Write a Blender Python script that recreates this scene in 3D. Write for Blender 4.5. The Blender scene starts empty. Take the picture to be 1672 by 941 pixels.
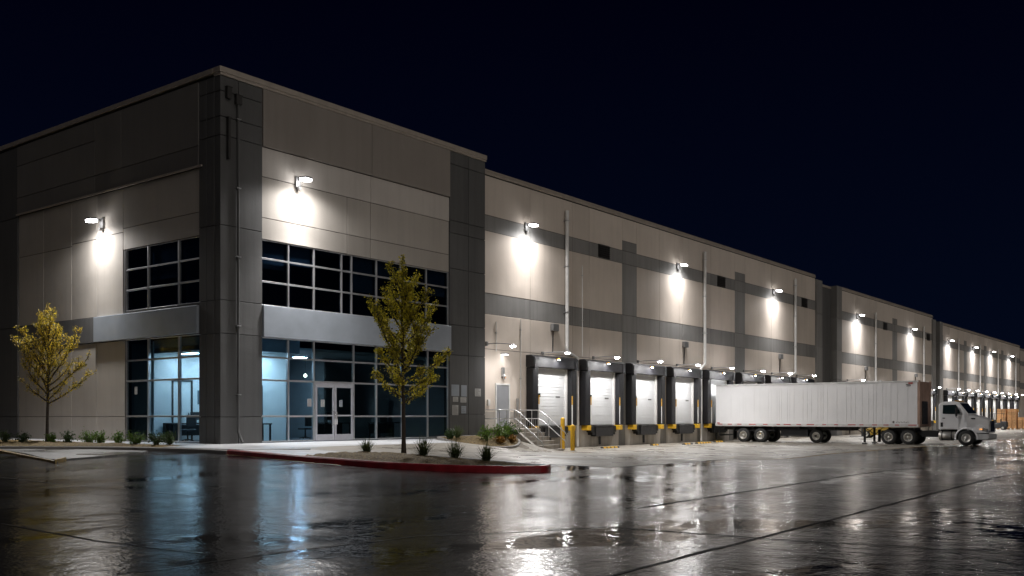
import bpy, math, random
from mathutils import Vector, Matrix, Quaternion

# ------------------------------------------------------------------ camera, world, sun, exposure
scene = bpy.context.scene
COL = scene.collection
R = math.radians
cam_d = bpy.data.cameras.new('camera')
cam = bpy.data.objects.new('camera', cam_d); COL.objects.link(cam)
cam.location = (-21.6656, -30.5260, 1.8)
cam.rotation_euler = (R(90), 0, R(-52.2517))
cam_d.sensor_width = 36; cam_d.lens = 33.76; cam_d.shift_y = 0.1253
cam_d.clip_start = 0.1; cam_d.clip_end = 3000
scene.camera = cam

world = bpy.data.worlds.new('World'); scene.world = world
world.use_nodes = True
wn = world.node_tree; wn.nodes.clear()
wo = wn.nodes.new('ShaderNodeOutputWorld'); wb = wn.nodes.new('ShaderNodeBackground')
wtc = wn.nodes.new('ShaderNodeTexCoord'); wsx = wn.nodes.new('ShaderNodeSeparateXYZ')
wr = wn.nodes.new('ShaderNodeValToRGB')
wr.color_ramp.elements[0].position = 0.0; wr.color_ramp.elements[0].color = (0.0011, 0.0030, 0.0100, 1)
wr.color_ramp.elements[1].position = 0.42; wr.color_ramp.elements[1].color = (0.0003, 0.0003, 0.0036, 1)
wn.links.new(wtc.outputs['Generated'], wsx.inputs[0]); wn.links.new(wsx.outputs[2], wr.inputs[0])
wn.links.new(wr.outputs[0], wb.inputs[0]); wb.inputs[1].default_value = 1.0
wn.links.new(wb.outputs[0], wo.inputs[0])

sun_d = bpy.data.lights.new('night_fill', 'SUN')
sun_d.energy = 0.54; sun_d.angle = R(80); sun_d.color = (1.0, 0.93, 0.86)  # warm fill from the front, added to lift the unlit facades
sun = bpy.data.objects.new('night_fill', sun_d); COL.objects.link(sun)
sun.rotation_euler = Vector((0.24, 1.0, -0.5)).to_track_quat('-Z', 'Y').to_euler()

vs = scene.view_settings
vs.view_transform = 'Standard'; vs.look = 'None'; vs.exposure = 0.0; vs.gamma = 1.0
vs.use_curve_mapping = False
scene.render.engine = 'CYCLES'
cy = scene.cycles
cy.use_denoising = True
try: cy.denoiser = 'OPENIMAGEDENOISE'
except Exception: pass
cy.max_bounces = 8; cy.diffuse_bounces = 3; cy.glossy_bounces = 4; cy.transparent_max_bounces = 16
cy.sample_clamp_indirect = 30.0
cy.caustics_reflective = False; cy.caustics_refractive = False
cy.use_light_tree = True

# ------------------------------------------------------------------ light strengths (one place)
P_WALL = 6200.0        # big wall lights
P_DOCK = 580.0         # dock arm lights
P_HEAD = 34.0          # lamp under each dock head curtain
E_ROOM = 32.0          # office ceiling panels
LAMP_COL = (1.0, 0.98, 0.97)

# ------------------------------------------------------------------ helpers
def nm(o): return o

class MB:
    """collects polygons and links them as ONE mesh object"""
    def __init__(self): self.v = []; self.f = []; self.mi = []; self.cur = 0; self.smooth = []; self.sm = False
    def add(self, vs, fs):
        b = len(self.v); self.v += [tuple(p) for p in vs]
        for f in fs:
            self.f.append(tuple(i + b for i in f)); self.mi.append(self.cur); self.smooth.append(self.sm)
    def box(self, x0, x1, y0, y1, z0, z1, M=None):
        vs = [Vector((x, y, z)) for z in (z0, z1) for y in (y0, y1) for x in (x0, x1)]
        if M is not None: vs = [M @ p for p in vs]
        self.add(vs, [(0, 2, 3, 1), (4, 5, 7, 6), (0, 1, 5, 4), (2, 6, 7, 3), (0, 4, 6, 2), (1, 3, 7, 5)])
        return self
    def tube(self, pts, r, seg=8, caps=True):
        pts = [Vector(p) for p in pts]
        rs = r if isinstance(r, (list, tuple)) else [r] * len(pts)
        n = len(pts); ring = []; prev = None
        for i, p in enumerate(pts):
            d = (pts[min(i + 1, n - 1)] - pts[max(i - 1, 0)]).normalized()
            if prev is None:
                u = d.orthogonal().normalized()
            else:
                u = prev - d * prev.dot(d)
                u = u.normalized() if u.length > 1e-6 else d.orthogonal().normalized()
            prev = u; w = d.cross(u)
            ring.append([p + (u * math.cos(2 * math.pi * k / seg) + w * math.sin(2 * math.pi * k / seg)) * rs[i] for k in range(seg)])
        vs = [q for rg in ring for q in rg]; fs = []
        for i in range(n - 1):
            for k in range(seg):
                a = i * seg + k; b = i * seg + (k + 1) % seg
                fs.append((a, b, b + seg, a + seg))
        s0 = self.sm; self.sm = True; self.add(vs, fs); self.sm = s0
        if caps:
            self.add(ring[0], [tuple(range(seg))[::-1]]); self.add(ring[-1], [tuple(range(seg))])
        return self
    def lathe(self, prof, c, axis='x', seg=28):
        """prof: list of (radius, offset along axis)"""
        vs = []; fs = []; m = len(prof)
        for k in range(seg):
            a = 2 * math.pi * k / seg; ca, sa = math.cos(a), math.sin(a)
            for (r, o) in prof:
                if axis == 'x': vs.append((c[0] + o, c[1] + r * ca, c[2] + r * sa))
                elif axis == 'y': vs.append((c[0] + r * sa, c[1] + o, c[2] + r * ca))
                else: vs.append((c[0] + r * ca, c[1] + r * sa, c[2] + o))
        for k in range(seg):
            for i in range(m - 1):
                a = k * m + i; b = ((k + 1) % seg) * m + i
                fs.append((a, b, b + 1, a + 1))
        s0 = self.sm; self.sm = True; self.add(vs, fs); self.sm = s0
        return self
    def prism_x(self, prof, x0, x1, x0f=None, x1f=None):
        """prof polygon of (y, z) extruded along x; x0f/x1f(y,z) may taper the two sides"""
        n = len(prof)
        a = [((x0f(y, z) if x0f else x0), y, z) for (y, z) in prof]
        b = [((x1f(y, z) if x1f else x1), y, z) for (y, z) in prof]
        fs = [tuple(range(n)), tuple(range(2 * n - 1, n - 1, -1))]
        for i in range(n):
            j = (i + 1) % n
            fs.append((j, i, n + i, n + j))
        self.add(a + b, fs); return self
    def prism_z(self, poly, z0, z1):
        n = len(poly)
        zf0 = z0 if callable(z0) else (lambda x, y: z0); zf1 = z1 if callable(z1) else (lambda x, y: z1)
        vs = [(x, y, zf0(x, y)) for x, y in poly] + [(x, y, zf1(x, y)) for x, y in poly]
        fs = [tuple(range(n - 1, -1, -1)), tuple(range(n, 2 * n))]
        for i in range(n):
            j = (i + 1) % n
            fs.append((i, j, n + j, n + i))
        self.add(vs, fs); return self
    def build(self, name, mat, parent=None, bevel=0.0, seg=2):
        off = Vector(ORG.get(parent.name, (0, 0, 0))) if parent is not None else Vector((0, 0, 0))
        me = bpy.data.meshes.new(name)
        me.from_pydata([tuple(Vector(p) - off) for p in self.v], [], self.f)
        mats = mat if isinstance(mat, (list, tuple)) else [mat]
        for m in mats: me.materials.append(m)
        me.polygons.foreach_set('material_index', self.mi)
        me.polygons.foreach_set('use_smooth', self.smooth)
        me.update()
        o = bpy.data.objects.new(name, me); COL.objects.link(o)
        if parent is not None:
            o.parent = parent; ORG[o.name] = tuple(off)
        if bevel > 0:
            b = o.modifiers.new('bevel', 'BEVEL'); b.width = bevel; b.segments = seg; b.limit_method = 'ANGLE'; b.angle_limit = R(40)
            b.harden_normals = False
        return o
ORG = {}

def tag(o, label=None, cat=None, group=None, kind=None):
    if label: o['label'] = label
    if cat: o['category'] = cat
    if group: o['group'] = group
    if kind: o['kind'] = kind
    return o
def thing(name, label, cat, loc=(0, 0, 0), group=None):
    o = bpy.data.objects.new(name, None); COL.objects.link(o)
    o.location = loc; o.empty_display_size = 0.2
    ORG[o.name] = tuple(loc)
    return tag(o, label, cat, group)
KIDS = {}
def children_of(o): return [c for c in COL.objects if c.parent == o]
def dup(root, loc, label=None, group=None):
    r = root.copy(); COL.objects.link(r); r.location = loc
    if label: r['label'] = label
    if group: r['group'] = group
    for ch in children_of(root):
        c = ch.copy(); COL.objects.link(c); c.parent = r
        for g in children_of(ch):
            d = g.copy(); COL.objects.link(d); d.parent = c
    return r

def spot(name, loc, direction, power, size, blend, radius, parent=None, col=LAMP_COL):
    d = bpy.data.lights.new(name, 'SPOT'); d.energy = power; d.spot_size = R(size); d.spot_blend = blend
    d.shadow_soft_size = radius; d.color = col
    o = bpy.data.objects.new(name, d); COL.objects.link(o)
    off = Vector(ORG.get(parent.name, (0, 0, 0))) if parent is not None else Vector((0, 0, 0))
    o.location = Vector(loc) - off
    o.rotation_euler = Vector(direction).to_track_quat('-Z', 'Y').to_euler()
    if parent is not None: o.parent = parent
    return o

# ------------------------------------------------------------------ materials
def newmat(name):
    m = bpy.data.materials.new(name); m.use_nodes = True
    nt = m.node_tree; nt.nodes.clear()
    out = nt.nodes.new('ShaderNodeOutputMaterial')
    b = nt.nodes.new('ShaderNodeBsdfPrincipled'); nt.links.new(b.outputs[0], out.inputs[0])
    return m, nt, b, out
def N(nt, t, **kw):
    n = nt.nodes.new(t)
    for k, v in kw.items():
        if k.startswith('_'): setattr(n, k[1:], v)
        else: n.inputs[k].default_value = v
    return n
def ramp(nt, fac, stops):
    r = nt.nodes.new('ShaderNodeValToRGB')
    while len(r.color_ramp.elements) < len(stops): r.color_ramp.elements.new(0.5)
    for e, (p, c) in zip(r.color_ramp.elements, stops):
        e.position = p; e.color = (c, c, c, 1) if isinstance(c, (int, float)) else (*c, 1)
    nt.links.new(fac, r.inputs[0]); return r.outputs[0]
def pos_scaled(nt, sx=1, sy=1, sz=1, obj=False):
    if obj:
        src = nt.nodes.new('ShaderNodeTexCoord').outputs['Object']
    else:
        src = nt.nodes.new('ShaderNodeNewGeometry').outputs['Position']
    mp = nt.nodes.new('ShaderNodeMapping'); mp.inputs['Scale'].default_value = (sx, sy, sz)
    nt.links.new(src, mp.inputs[0]); return mp.outputs[0]
def noise(nt, vec, scale, detail=4, rough=0.55, dist=0.0):
    n = N(nt, 'ShaderNodeTexNoise', Scale=scale, Detail=detail, Roughness=rough, Distortion=dist)
    nt.links.new(vec, n.inputs['Vector']); return n.outputs['Fac']
def math_(nt, op, a, b=None, clamp=False):
    m = nt.nodes.new('ShaderNodeMath'); m.operation = op; m.use_clamp = clamp
    for i, x in enumerate((a, b)):
        if x is None: continue
        if isinstance(x, (int, float)): m.inputs[i].default_value = x
        else: nt.links.new(x, m.inputs[i])
    return m.outputs[0]
def mixc(nt, fac, a, b, mode='MIX'):
    m = nt.nodes.new('ShaderNodeMix'); m.data_type = 'RGBA'; m.blend_type = mode
    for sock, x in ((m.inputs[0], fac), (m.inputs[6], a), (m.inputs[7], b)):
        if isinstance(x, (int, float)): sock.default_value = x
        elif isinstance(x, tuple): sock.default_value = (*x, 1)
        else: nt.links.new(x, sock)
    return m.outputs[2]
def bump(nt, h, strength, dist, prev=None):
    b = N(nt, 'ShaderNodeBump', Strength=strength, Distance=dist); nt.links.new(h, b.inputs['Height'])
    if prev is not None: nt.links.new(prev, b.inputs['Normal'])
    return b.outputs[0]

def plain(name, col, rough=0.5, metal=0.0, var=0.12, scale=3.0, bmp=0.0, bscale=60, coat=0.0, spec=0.5, obj=False):
    m, nt, b, out = newmat(name)
    v = pos_scaled(nt, obj=obj)
    n = noise(nt, v, scale, 5)
    lo = tuple(c * (1 - var) for c in col); hi = tuple(min(1, c * (1 + var)) for c in col)
    nt.links.new(ramp(nt, n, [(0.3, lo), (0.7, hi)]), b.inputs['Base Color'])
    b.inputs['Roughness'].default_value = rough; b.inputs['Metallic'].default_value = metal
    b.inputs['Coat Weight'].default_value = coat; b.inputs['Specular IOR Level'].default_value = spec
    n2 = noise(nt, v, scale * 2.3, 4)
    nt.links.new(ramp(nt, n2, [(0.3, max(0.02, rough * 0.85)), (0.7, min(1, rough * 1.15))]), b.inputs['Roughness'])
    if bmp: nt.links.new(bump(nt, noise(nt, v, bscale, 3), bmp, 0.01), b.inputs['Normal'])
    return m
def wallmat(name, col, var=0.07, streak=0.05, rough=0.78):
    """painted tilt-up concrete: cloudy tone, rain streaks, trowel bump"""
    m, nt, b, out = newmat(name)
    v = pos_scaled(nt)
    cloud = noise(nt, v, 0.55, 6, 0.6)
    vs_ = pos_scaled(nt, 2.6, 2.6, 0.16)
    st = noise(nt, vs_, 1.0, 5, 0.65)
    c1 = ramp(nt, cloud, [(0.25, tuple(c * (1 - var) for c in col)), (0.75, tuple(c * (1 + var) for c in col))])
    s = ramp(nt, st, [(0.30, 1 - streak * 1.6), (0.55, 1.0)])
    c2 = mixc(nt, 1.0, c1, s, 'MULTIPLY')
    sp = ramp(nt, noise(nt, v, 9.0, 4, 0.7), [(0.66, 1.0), (0.78, 0.86)])
    gi = nt.nodes.new('ShaderNodeNewGeometry')
    per = ramp(nt, gi.outputs['Random Per Island'], [(0.0, 0.88), (1.0, 1.07)])
    nt.links.new(mixc(nt, 1.0, mixc(nt, 1.0, c2, sp, 'MULTIPLY'), per, 'MULTIPLY'), b.inputs['Base Color'])
    nt.links.new(ramp(nt, cloud, [(0.3, rough - 0.08), (0.7, rough + 0.08)]), b.inputs['Roughness'])
    h = bump(nt, noise(nt, v, 22, 4, 0.65), 0.40, 0.012)
    h = bump(nt, noise(nt, v, 1.3, 3, 0.5), 0.30, 0.05, h)
    nt.links.new(h, b.inputs['Normal'])
    return m
def emis(name, col, strength):
    m = bpy.data.materials.new(name); m.use_nodes = True
    nt = m.node_tree; nt.nodes.clear()
    out = nt.nodes.new('ShaderNodeOutputMaterial'); e = nt.nodes.new('ShaderNodeEmission')
    e.inputs[0].default_value = (*col, 1); e.inputs[1].default_value = strength
    nt.links.new(e.outputs[0], out.inputs[0]); return m
def glassmat(name, tint, refl=1.0):
    m = bpy.data.materials.new(name); m.use_nodes = True
    nt = m.node_tree; nt.nodes.clear()
    out = nt.nodes.new('ShaderNodeOutputMaterial')
    tr = nt.nodes.new('ShaderNodeBsdfTransparent'); tr.inputs[0].default_value = (*tint, 1)
    gl = N(nt, 'ShaderNodeBsdfGlossy', Roughness=0.02); gl.inputs[0].default_value = (0.9, 0.97, 1.0, 1)
    fr = N(nt, 'ShaderNodeFresnel', IOR=1.5)
    v = pos_scaled(nt); nb = bump(nt, noise(nt, v, 0.9, 2), 0.05, 0.05)
    nt.links.new(nb, gl.inputs['Normal'])
    mx = nt.nodes.new('ShaderNodeMixShader')
    geo = nt.nodes.new('ShaderNodeNewGeometry')
    front_ = math_(nt, 'SUBTRACT', 1.0, geo.outputs['Backfacing'])          # the inner face of the pane does not mirror
    nt.links.new(math_(nt, 'MULTIPLY', math_(nt, 'MULTIPLY', fr.outputs[0], refl), front_), mx.inputs[0])
    nt.links.new(tr.outputs[0], mx.inputs[1]); nt.links.new(gl.outputs[0], mx.inputs[2])
    nt.links.new(mx.outputs[0], out.inputs[0]); return m

M = {}
M['wall'] = wallmat('office_beige_paint', (0.42, 0.385, 0.345))
M['wall_band'] = wallmat('office_light_beige_paint', (0.52, 0.48, 0.44))
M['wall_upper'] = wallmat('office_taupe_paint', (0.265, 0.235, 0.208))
M['wall_upper_shaded'] = wallmat('office_taupe_paint_shaded', (0.165, 0.155, 0.145))  # the taupe again, with the west face's dimmer light put into the colour
M['wh_wall'] = wallmat('warehouse_offwhite_paint', (0.63, 0.555, 0.485), 0.07, 0.05)
M['dark_wall'] = wallmat('charcoal_paint', (0.100, 0.099, 0.098), 0.12, 0.14)
M['mid_wall'] = wallmat('grey_paint', (0.235, 0.230, 0.222), 0.10, 0.12)
M['sec_wall'] = wallmat('far_warehouse_paint', (0.59, 0.525, 0.465), 0.07, 0.05)
M['found'] = wallmat('dock_concrete', (0.40, 0.37, 0.33), 0.18, 0.25)
M['found_dark'] = wallmat('dock_concrete_grey', (0.20, 0.195, 0.185), 0.18, 0.25)
M['groove'] = plain('panel_joint_sealant', (0.05, 0.047, 0.044), 0.9)
M['coping'] = plain('coping_metal', (0.42, 0.365, 0.31), 0.5, 0.2)
M['fascia'] = plain('blue_grey_metal_panel', (0.40, 0.44, 0.49), 0.42, 0.3, 0.08, 1.2)
M['alu'] = plain('anodised_aluminium', (0.55, 0.55, 0.56), 0.35, 0.75, 0.06)
M['door_alu'] = plain('door_aluminium', (0.52, 0.52, 0.56), 0.40, 0.5, 0.06)
M['steel'] = plain('galvanised_steel', (0.55, 0.55, 0.55), 0.35, 0.85, 0.12)
M['white_pipe'] = plain('pale_painted_pipe', (0.72, 0.71, 0.69), 0.35, 0.1, 0.08)
M['dark_metal'] = plain('dark_bronze_metal', (0.055, 0.052, 0.05), 0.45, 0.5)
M['lamp_body'] = plain('grey_lamp_housing', (0.22, 0.22, 0.22), 0.45, 0.5)
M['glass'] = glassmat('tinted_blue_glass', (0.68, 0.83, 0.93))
M['glass_dim'] = glassmat('blue_glass_dimmed', (0.50, 0.59, 0.63))  # same glass, the dim rooms behind put into a darker tint
M['glass_unlit'] = glassmat('upper_glass_dimmed', (0.34, 0.42, 0.50))  # tint darkened to stand in for the unlit upper rooms
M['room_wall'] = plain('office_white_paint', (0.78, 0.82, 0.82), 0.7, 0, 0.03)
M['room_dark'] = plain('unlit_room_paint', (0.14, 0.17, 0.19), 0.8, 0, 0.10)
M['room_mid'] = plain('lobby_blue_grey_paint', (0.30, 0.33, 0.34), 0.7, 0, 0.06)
M['carpet'] = plain('dark_carpet', (0.12, 0.14, 0.16), 0.9, 0, 0.2, 20)
M['ceil'] = plain('ceiling_tile', (0.7, 0.74, 0.74), 0.8, 0, 0.05)
M['desk'] = plain('dark_laminate', (0.05, 0.05, 0.05), 0.45)
M['panel_on'] = emis('office_panel_light', (0.84, 0.94, 1.0), E_ROOM)
M['lobby_on'] = emis('lobby_lamp_light', (0.72, 0.86, 1.0), 120)
M['warm_on'] = emis('warm_lamp_light', (1.0, 0.86, 0.6), 14)
M['lens'] = emis('wall_light_lens', LAMP_COL, 34)
M['dock_lens'] = emis('dock_light_lens', LAMP_COL, 130)
M['soft_lens'] = emis('door_light_lens', LAMP_COL, 9)
M['amber_on'] = emis('amber_indicator', (1.0, 0.40, 0.08), 1.2)
M['door_white'] = plain('white_sectional_door', (0.74, 0.75, 0.76), 0.42, 0, 0.03)
M['jamb_white'] = plain('white_jamb', (0.72, 0.71, 0.69), 0.5, 0, 0.05)
M['pad'] = plain('black_vinyl_pad', (0.011, 0.011, 0.013), 0.45, 0, 0.2, 2.0, 0.25, 6)
M['rubber'] = plain('black_rubber', (0.014, 0.014, 0.014), 0.7)
M['leveler'] = plain('dark_grey_steel', (0.04, 0.04, 0.042), 0.5, 0.4)
M['yellow'] = plain('safety_yellow', (0.72, 0.42, 0.02), 0.5, 0, 0.15, 6)
M['lift_yellow'] = plain('dull_yellow_paint', (0.30, 0.19, 0.02), 0.5)
M['orange'] = plain('orange_guard', (0.55, 0.30, 0.05), 0.5, 0, 0.15, 6)
M['grey_door'] = plain('grey_door_paint', (0.30, 0.31, 0.33), 0.45, 0, 0.05)
M['paper'] = plain('notice_paper', (0.45, 0.45, 0.44), 0.8, 0, 0.06, 12)
M['ink'] = plain('grey_ink', (0.16, 0.15, 0.15), 0.8)
M['trailer'] = plain('white_trailer_skin', (0.84, 0.84, 0.85), 0.38, 0.0, 0.035, 0.8, 0.06, 1.5)
M['trailer_rail'] = plain('trailer_rail', (0.66, 0.66, 0.65), 0.4, 0.3, 0.1)
M['trailer_front'] = plain('brown_front_bulkhead', (0.40, 0.27, 0.21), 0.5, 0.2, 0.2, 1.6)
M['red_tape'] = plain('red_reflector', (0.50, 0.02, 0.02), 0.4)
M['chassis'] = plain('black_chassis', (0.016, 0.016, 0.018), 0.55, 0.2)
M['tyre'] = plain('tyre_rubber', (0.018, 0.018, 0.018), 0.75, 0, 0.2, 8)
M['rim'] = plain('polished_rim', (0.60, 0.58, 0.54), 0.35, 0.7, 0.1, 8)
M['cab'] = plain('white_cab_paint', (0.86, 0.86, 0.87), 0.25, 0, 0.02, 1.0, coat=0.5)
M['cab_glass'] = plain('truck_glass', (0.012, 0.022, 0.024), 0.06, 0, 0.1)
M['chrome'] = plain('chrome', (0.75, 0.74, 0.72), 0.15, 1.0, 0.05)
M['card'] = plain('brown_cardboard', (0.50, 0.27, 0.12), 0.85, 0, 0.15, 4)
M['wood'] = plain('pallet_wood', (0.28, 0.18, 0.09), 0.85, 0, 0.2, 8)
M['red_curb'] = plain('red_kerb_paint', (0.34, 0.024, 0.033), 0.35, 0, 0.35, 2.5, 0.3, 20)
M['curb'] = wallmat('kerb_concrete', (0.27, 0.255, 0.24), 0.15, 0.05, 0.5)
M['yellow_line'] = plain('worn_yellow_paint', (0.36, 0.23, 0.05), 0.5, 0, 0.5, 3)

def objtone(m, lo, hi):
    nt = m.node_tree; b = [n for n in nt.nodes if n.type == 'BSDF_PRINCIPLED'][0]
    src = b.inputs['Base Color'].links[0].from_socket
    oi = nt.nodes.new('ShaderNodeObjectInfo')
    nt.links.new(mixc(nt, 1.0, src, ramp(nt, oi.outputs['Random'], [(0.0, lo), (1.0, hi)]), 'MULTIPLY'), b.inputs['Base Color'])
objtone(M['door_white'], 0.84, 1.05); objtone(M['pad'], 0.6, 1.6); objtone(M['card'], 0.75, 1.2)
def mulchmat():
    m, nt, b, out = newmat('bark_mulch')
    v = pos_scaled(nt); n = noise(nt, v, 22, 5, 0.7)
    nt.links.new(ramp(nt, n, [(0.36, (0.03, 0.02, 0.009)), (0.5, (0.15, 0.10, 0.035)), (0.66, (0.42, 0.30, 0.11))]), b.inputs['Base Color'])
    b.inputs['Roughness'].default_value = 0.85
    nt.links.new(bump(nt, n, 1.0, 0.05), b.inputs['Normal']); return m
M['mulch'] = mulchmat()

def leafmat(name, a, bcol):
    m = bpy.data.materials.new(name); m.use_nodes = True
    nt = m.node_tree; nt.nodes.clear()
    out = nt.nodes.new('ShaderNodeOutputMaterial')
    g = nt.nodes.new('ShaderNodeNewGeometry')
    c = ramp(nt, g.outputs['Random Per Island'], [(0.0, a), (1.0, bcol)])
    d = N(nt, 'ShaderNodeBsdfPrincipled', Roughness=0.5); nt.links.new(c, d.inputs['Base Color'])
    t = nt.nodes.new('ShaderNodeBsdfTranslucent'); nt.links.new(c, t.inputs[0])
    mx = nt.nodes.new('ShaderNodeMixShader'); mx.inputs[0].default_value = 0.35
    nt.links.new(d.outputs[0], mx.inputs[1]); nt.links.new(t.outputs[0], mx.inputs[2])
    nt.links.new(mx.outputs[0], out.inputs[0]); return m
M['leaf_yellow'] = leafmat('yellow_green_leaf', (0.08, 0.10, 0.010), (0.86, 0.72, 0.06))
M['leaf_gold'] = leafmat('golden_leaf', (0.08, 0.085, 0.010), (0.80, 0.58, 0.045))
M['leaf_dark'] = leafmat('dark_green_leaf', (0.020, 0.045, 0.012), (0.065, 0.11, 0.03))
M['leaf_green'] = leafmat('fresh_green_leaf', (0.06, 0.13, 0.015), (0.16, 0.26, 0.04))
M['leaf_spike'] = leafmat('grey_green_blade', (0.040, 0.062, 0.022), (0.13, 0.16, 0.06))
M['leaf_rust'] = leafmat('rusty_groundcover', (0.16, 0.07, 0.015), (0.34, 0.18, 0.03))
M['bark'] = plain('young_bark', (0.055, 0.042, 0.032), 0.85, 0, 0.3, 10, 0.5, 40)

def asphaltmat():
    m, nt, b, out = newmat('wet_asphalt')
    v = pos_scaled(nt)
    stone = N(nt, 'ShaderNodeTexVoronoi', Scale=26.0, Randomness=1.0); stone.feature = 'F1'; nt.links.new(v, stone.inputs['Vector'])
    grain = noise(nt, v, 60, 3, 0.6)
    lump = noise(nt, v, 9, 4, 0.6)
    mid = noise(nt, v, 1.1, 5, 0.6)
    mp = nt.nodes.new('ShaderNodeMapping'); mp.inputs['Rotation'].default_value = (0, 0, R(-52)); mp.inputs['Scale'].default_value = (0.34, 0.60, 1)
    nt.links.new(v, mp.inputs[0])
    pool_n = noise(nt, mp.outputs[0], 1.0, 6, 0.62, 0.5)
    pool = ramp(nt, pool_n, [(0.55, 0.0), (0.60, 1.0)])            # standing water, with an edge
    damp = ramp(nt, pool_n, [(0.36, 0.0), (0.56, 1.0)])
    inv = math_(nt, 'SUBTRACT', 1.0, pool)
    wet_r = math_(nt, 'ADD', 0.10, math_(nt, 'MULTIPLY', mid, 0.10))
    wet_r = math_(nt, 'ADD', wet_r, math_(nt, 'MULTIPLY', math_(nt, 'SUBTRACT', 1.0, damp), 0.05))
    rr = math_(nt, 'ADD', math_(nt, 'MULTIPLY', wet_r, inv), math_(nt, 'MULTIPLY', pool, 0.035))
    nt.links.new(rr, b.inputs['Roughness'])
    c = ramp(nt, grain, [(0.35, (0.008, 0.008, 0.009)), (0.68, (0.050, 0.048, 0.047))])
    c = mixc(nt, 1.0, c, ramp(nt, noise(nt, v, 0.35, 5, 0.6), [(0.35, 0.6), (0.65, 1.25)]), 'MULTIPLY')
    c = mixc(nt, pool, c, (0.006, 0.006, 0.007))
    nt.links.new(c, b.inputs['Base Color'])
    h = N(nt, 'ShaderNodeBump', Distance=0.012); nt.links.new(stone.outputs['Distance'], h.inputs['Height'])
    nt.links.new(math_(nt, 'MULTIPLY', inv, 0.12), h.inputs['Strength'])
    h2 = N(nt, 'ShaderNodeBump', Distance=0.02); nt.links.new(lump, h2.inputs['Height'])
    nt.links.new(math_(nt, 'ADD', 0.02, math_(nt, 'MULTIPLY', inv, 0.13)), h2.inputs['Strength']); nt.links.new(h.outputs[0], h2.inputs['Normal'])
    und = bump(nt, noise(nt, v, 1.25, 3, 0.5), 0.36, 0.03, h2.outputs[0])
    und = bump(nt, noise(nt, v, 4.2, 3, 0.6), 0.50, 0.012, und)
    nt.links.new(und, b.inputs['Normal'])
    mt = nt.nodes.new('ShaderNodeMapping'); mt.inputs['Rotation'].default_value = (0, 0, R(-38)); mt.inputs['Scale'].default_value = (3.2, 11.0, 6)
    nt.links.new(v, mt.inputs[0])                                    # the paver's lay shows as a faint grain along the lot
    tips = noise(nt, mt.outputs[0], 1.0, 7, 0.80)                                  # dry stone tips stand out of the water film
    sp = ramp(nt, tips, [(0.40, 0.07), (0.57, 1.0)])
    sp = math_(nt, 'ADD', math_(nt, 'MULTIPLY', sp, inv), math_(nt, 'MULTIPLY', pool, 0.40))
    nt.links.new(sp, b.inputs['Specular IOR Level'])
    return m
M['asphalt'] = asphaltmat()
def concretemat(name, col, wet0=0.5):
    m, nt, b, out = newmat(name)
    v = pos_scaled(nt)
    n = noise(nt, v, 0.35, 6, 0.62); n2 = noise(nt, v, 6, 5, 0.65); f = noise(nt, v, 70, 3)
    c = ramp(nt, n, [(0.28, tuple(k * 0.70 for k in col)), (0.5, col), (0.75, tuple(k * 1.14 for k in col))])
    c = mixc(nt, 1.0, c, ramp(nt, n2, [(0.3, 0.86), (0.6, 1.0)]), 'MULTIPLY')
    # sawn joints every few metres
    br = nt.nodes.new('ShaderNodeTexBrick'); br.offset = 0.0
    br.inputs['Scale'].default_value = 1.0; br.inputs['Brick Width'].default_value = 4.2; br.inputs['Row Height'].default_value = 3.9
    br.inputs['Mortar Size'].default_value = 0.012; br.inputs['Mortar Smooth'].default_value = 0.3
    br.inputs['Color1'].default_value = (1, 1, 1, 1); br.inputs['Color2'].default_value = (0.93, 0.93, 0.93, 1); br.inputs['Mortar'].default_value = (0.35, 0.34, 0.33, 1)
    nt.links.new(v, br.inputs['Vector'])
    c = mixc(nt, 1.0, c, br.outputs['Color'], 'MULTIPLY')
    nt.links.new(c, b.inputs['Base Color'])
    nt.links.new(ramp(nt, noise(nt, v, 0.5, 5, 0.6), [(0.36, wet0 - 0.22), (0.62, wet0 + 0.18)]), b.inputs['Roughness'])
    nt.links.new(bump(nt, f, 0.15, 0.006), b.inputs['Normal'])
    return m
M['apron'] = concretemat('apron_concrete', (0.27, 0.242, 0.20), 0.40)
M['wet_slab'] = concretemat('wet_dark_concrete', (0.17, 0.165, 0.155), 0.36)
M['walk'] = concretemat('walk_concrete_lit', (0.50, 0.505, 0.515), 0.50)  # pale bluish tone has the light at the entrance put into it

# ------------------------------------------------------------------ ground
def sm(v, a, b):
    t = min(1, max(0, (v - a) / (b - a))); return t * t * (3 - 2 * t)
def T(x, y):                       # asphalt level: the office stands higher than the truck court
    return 0.62 * (1 - sm(x, 0, 20)) * (1 - 0.45 * sm(-y, 6, 36))
def TC(x, y):                      # concrete walk and drive
    k = sm(x, 7, 11)
    a = 4.5 + (0.8 - 4.5) * k; b = 10.5 + (4.0 - 10.5) * k
    w = (1 - sm(-y, a, b)) * (1 - sm(x, 15.6, 19.0))
    t = T(x, y)
    return t + 0.006 + (0.76 - t - 0.006) * w
def grid(name, xs, ys, zf, mat, kind='structure'):
    vs = []; fs = []
    for x in xs:
        for j in range(len(ys)):
            y = ys[j](x) if callable(ys[j]) else ys[j]
            vs.append((x, y, zf(x, y)))
    m = len(ys)
    for i in range(len(xs) - 1):
        for j in range(m - 1):
            a = i * m + j; fs.append((a, a + m, a + m + 1, a + 1))
    b = MB(); b.sm = True; b.add(vs, fs); o = b.build(name, mat); o['kind'] = kind; return o
xs = [-900, -300, -120, -60] + [-40 + 1.0 * i for i in range(71)] + [36, 50, 90, 160, 300, 900]
ys = [-900, -300, -120, -70] + [-50 + 1.0 * i for i in range(61)] + [14, 20, 40, 80, 150, 300, 900]
grid('ground', xs, ys, T, M['asphalt'])

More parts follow.
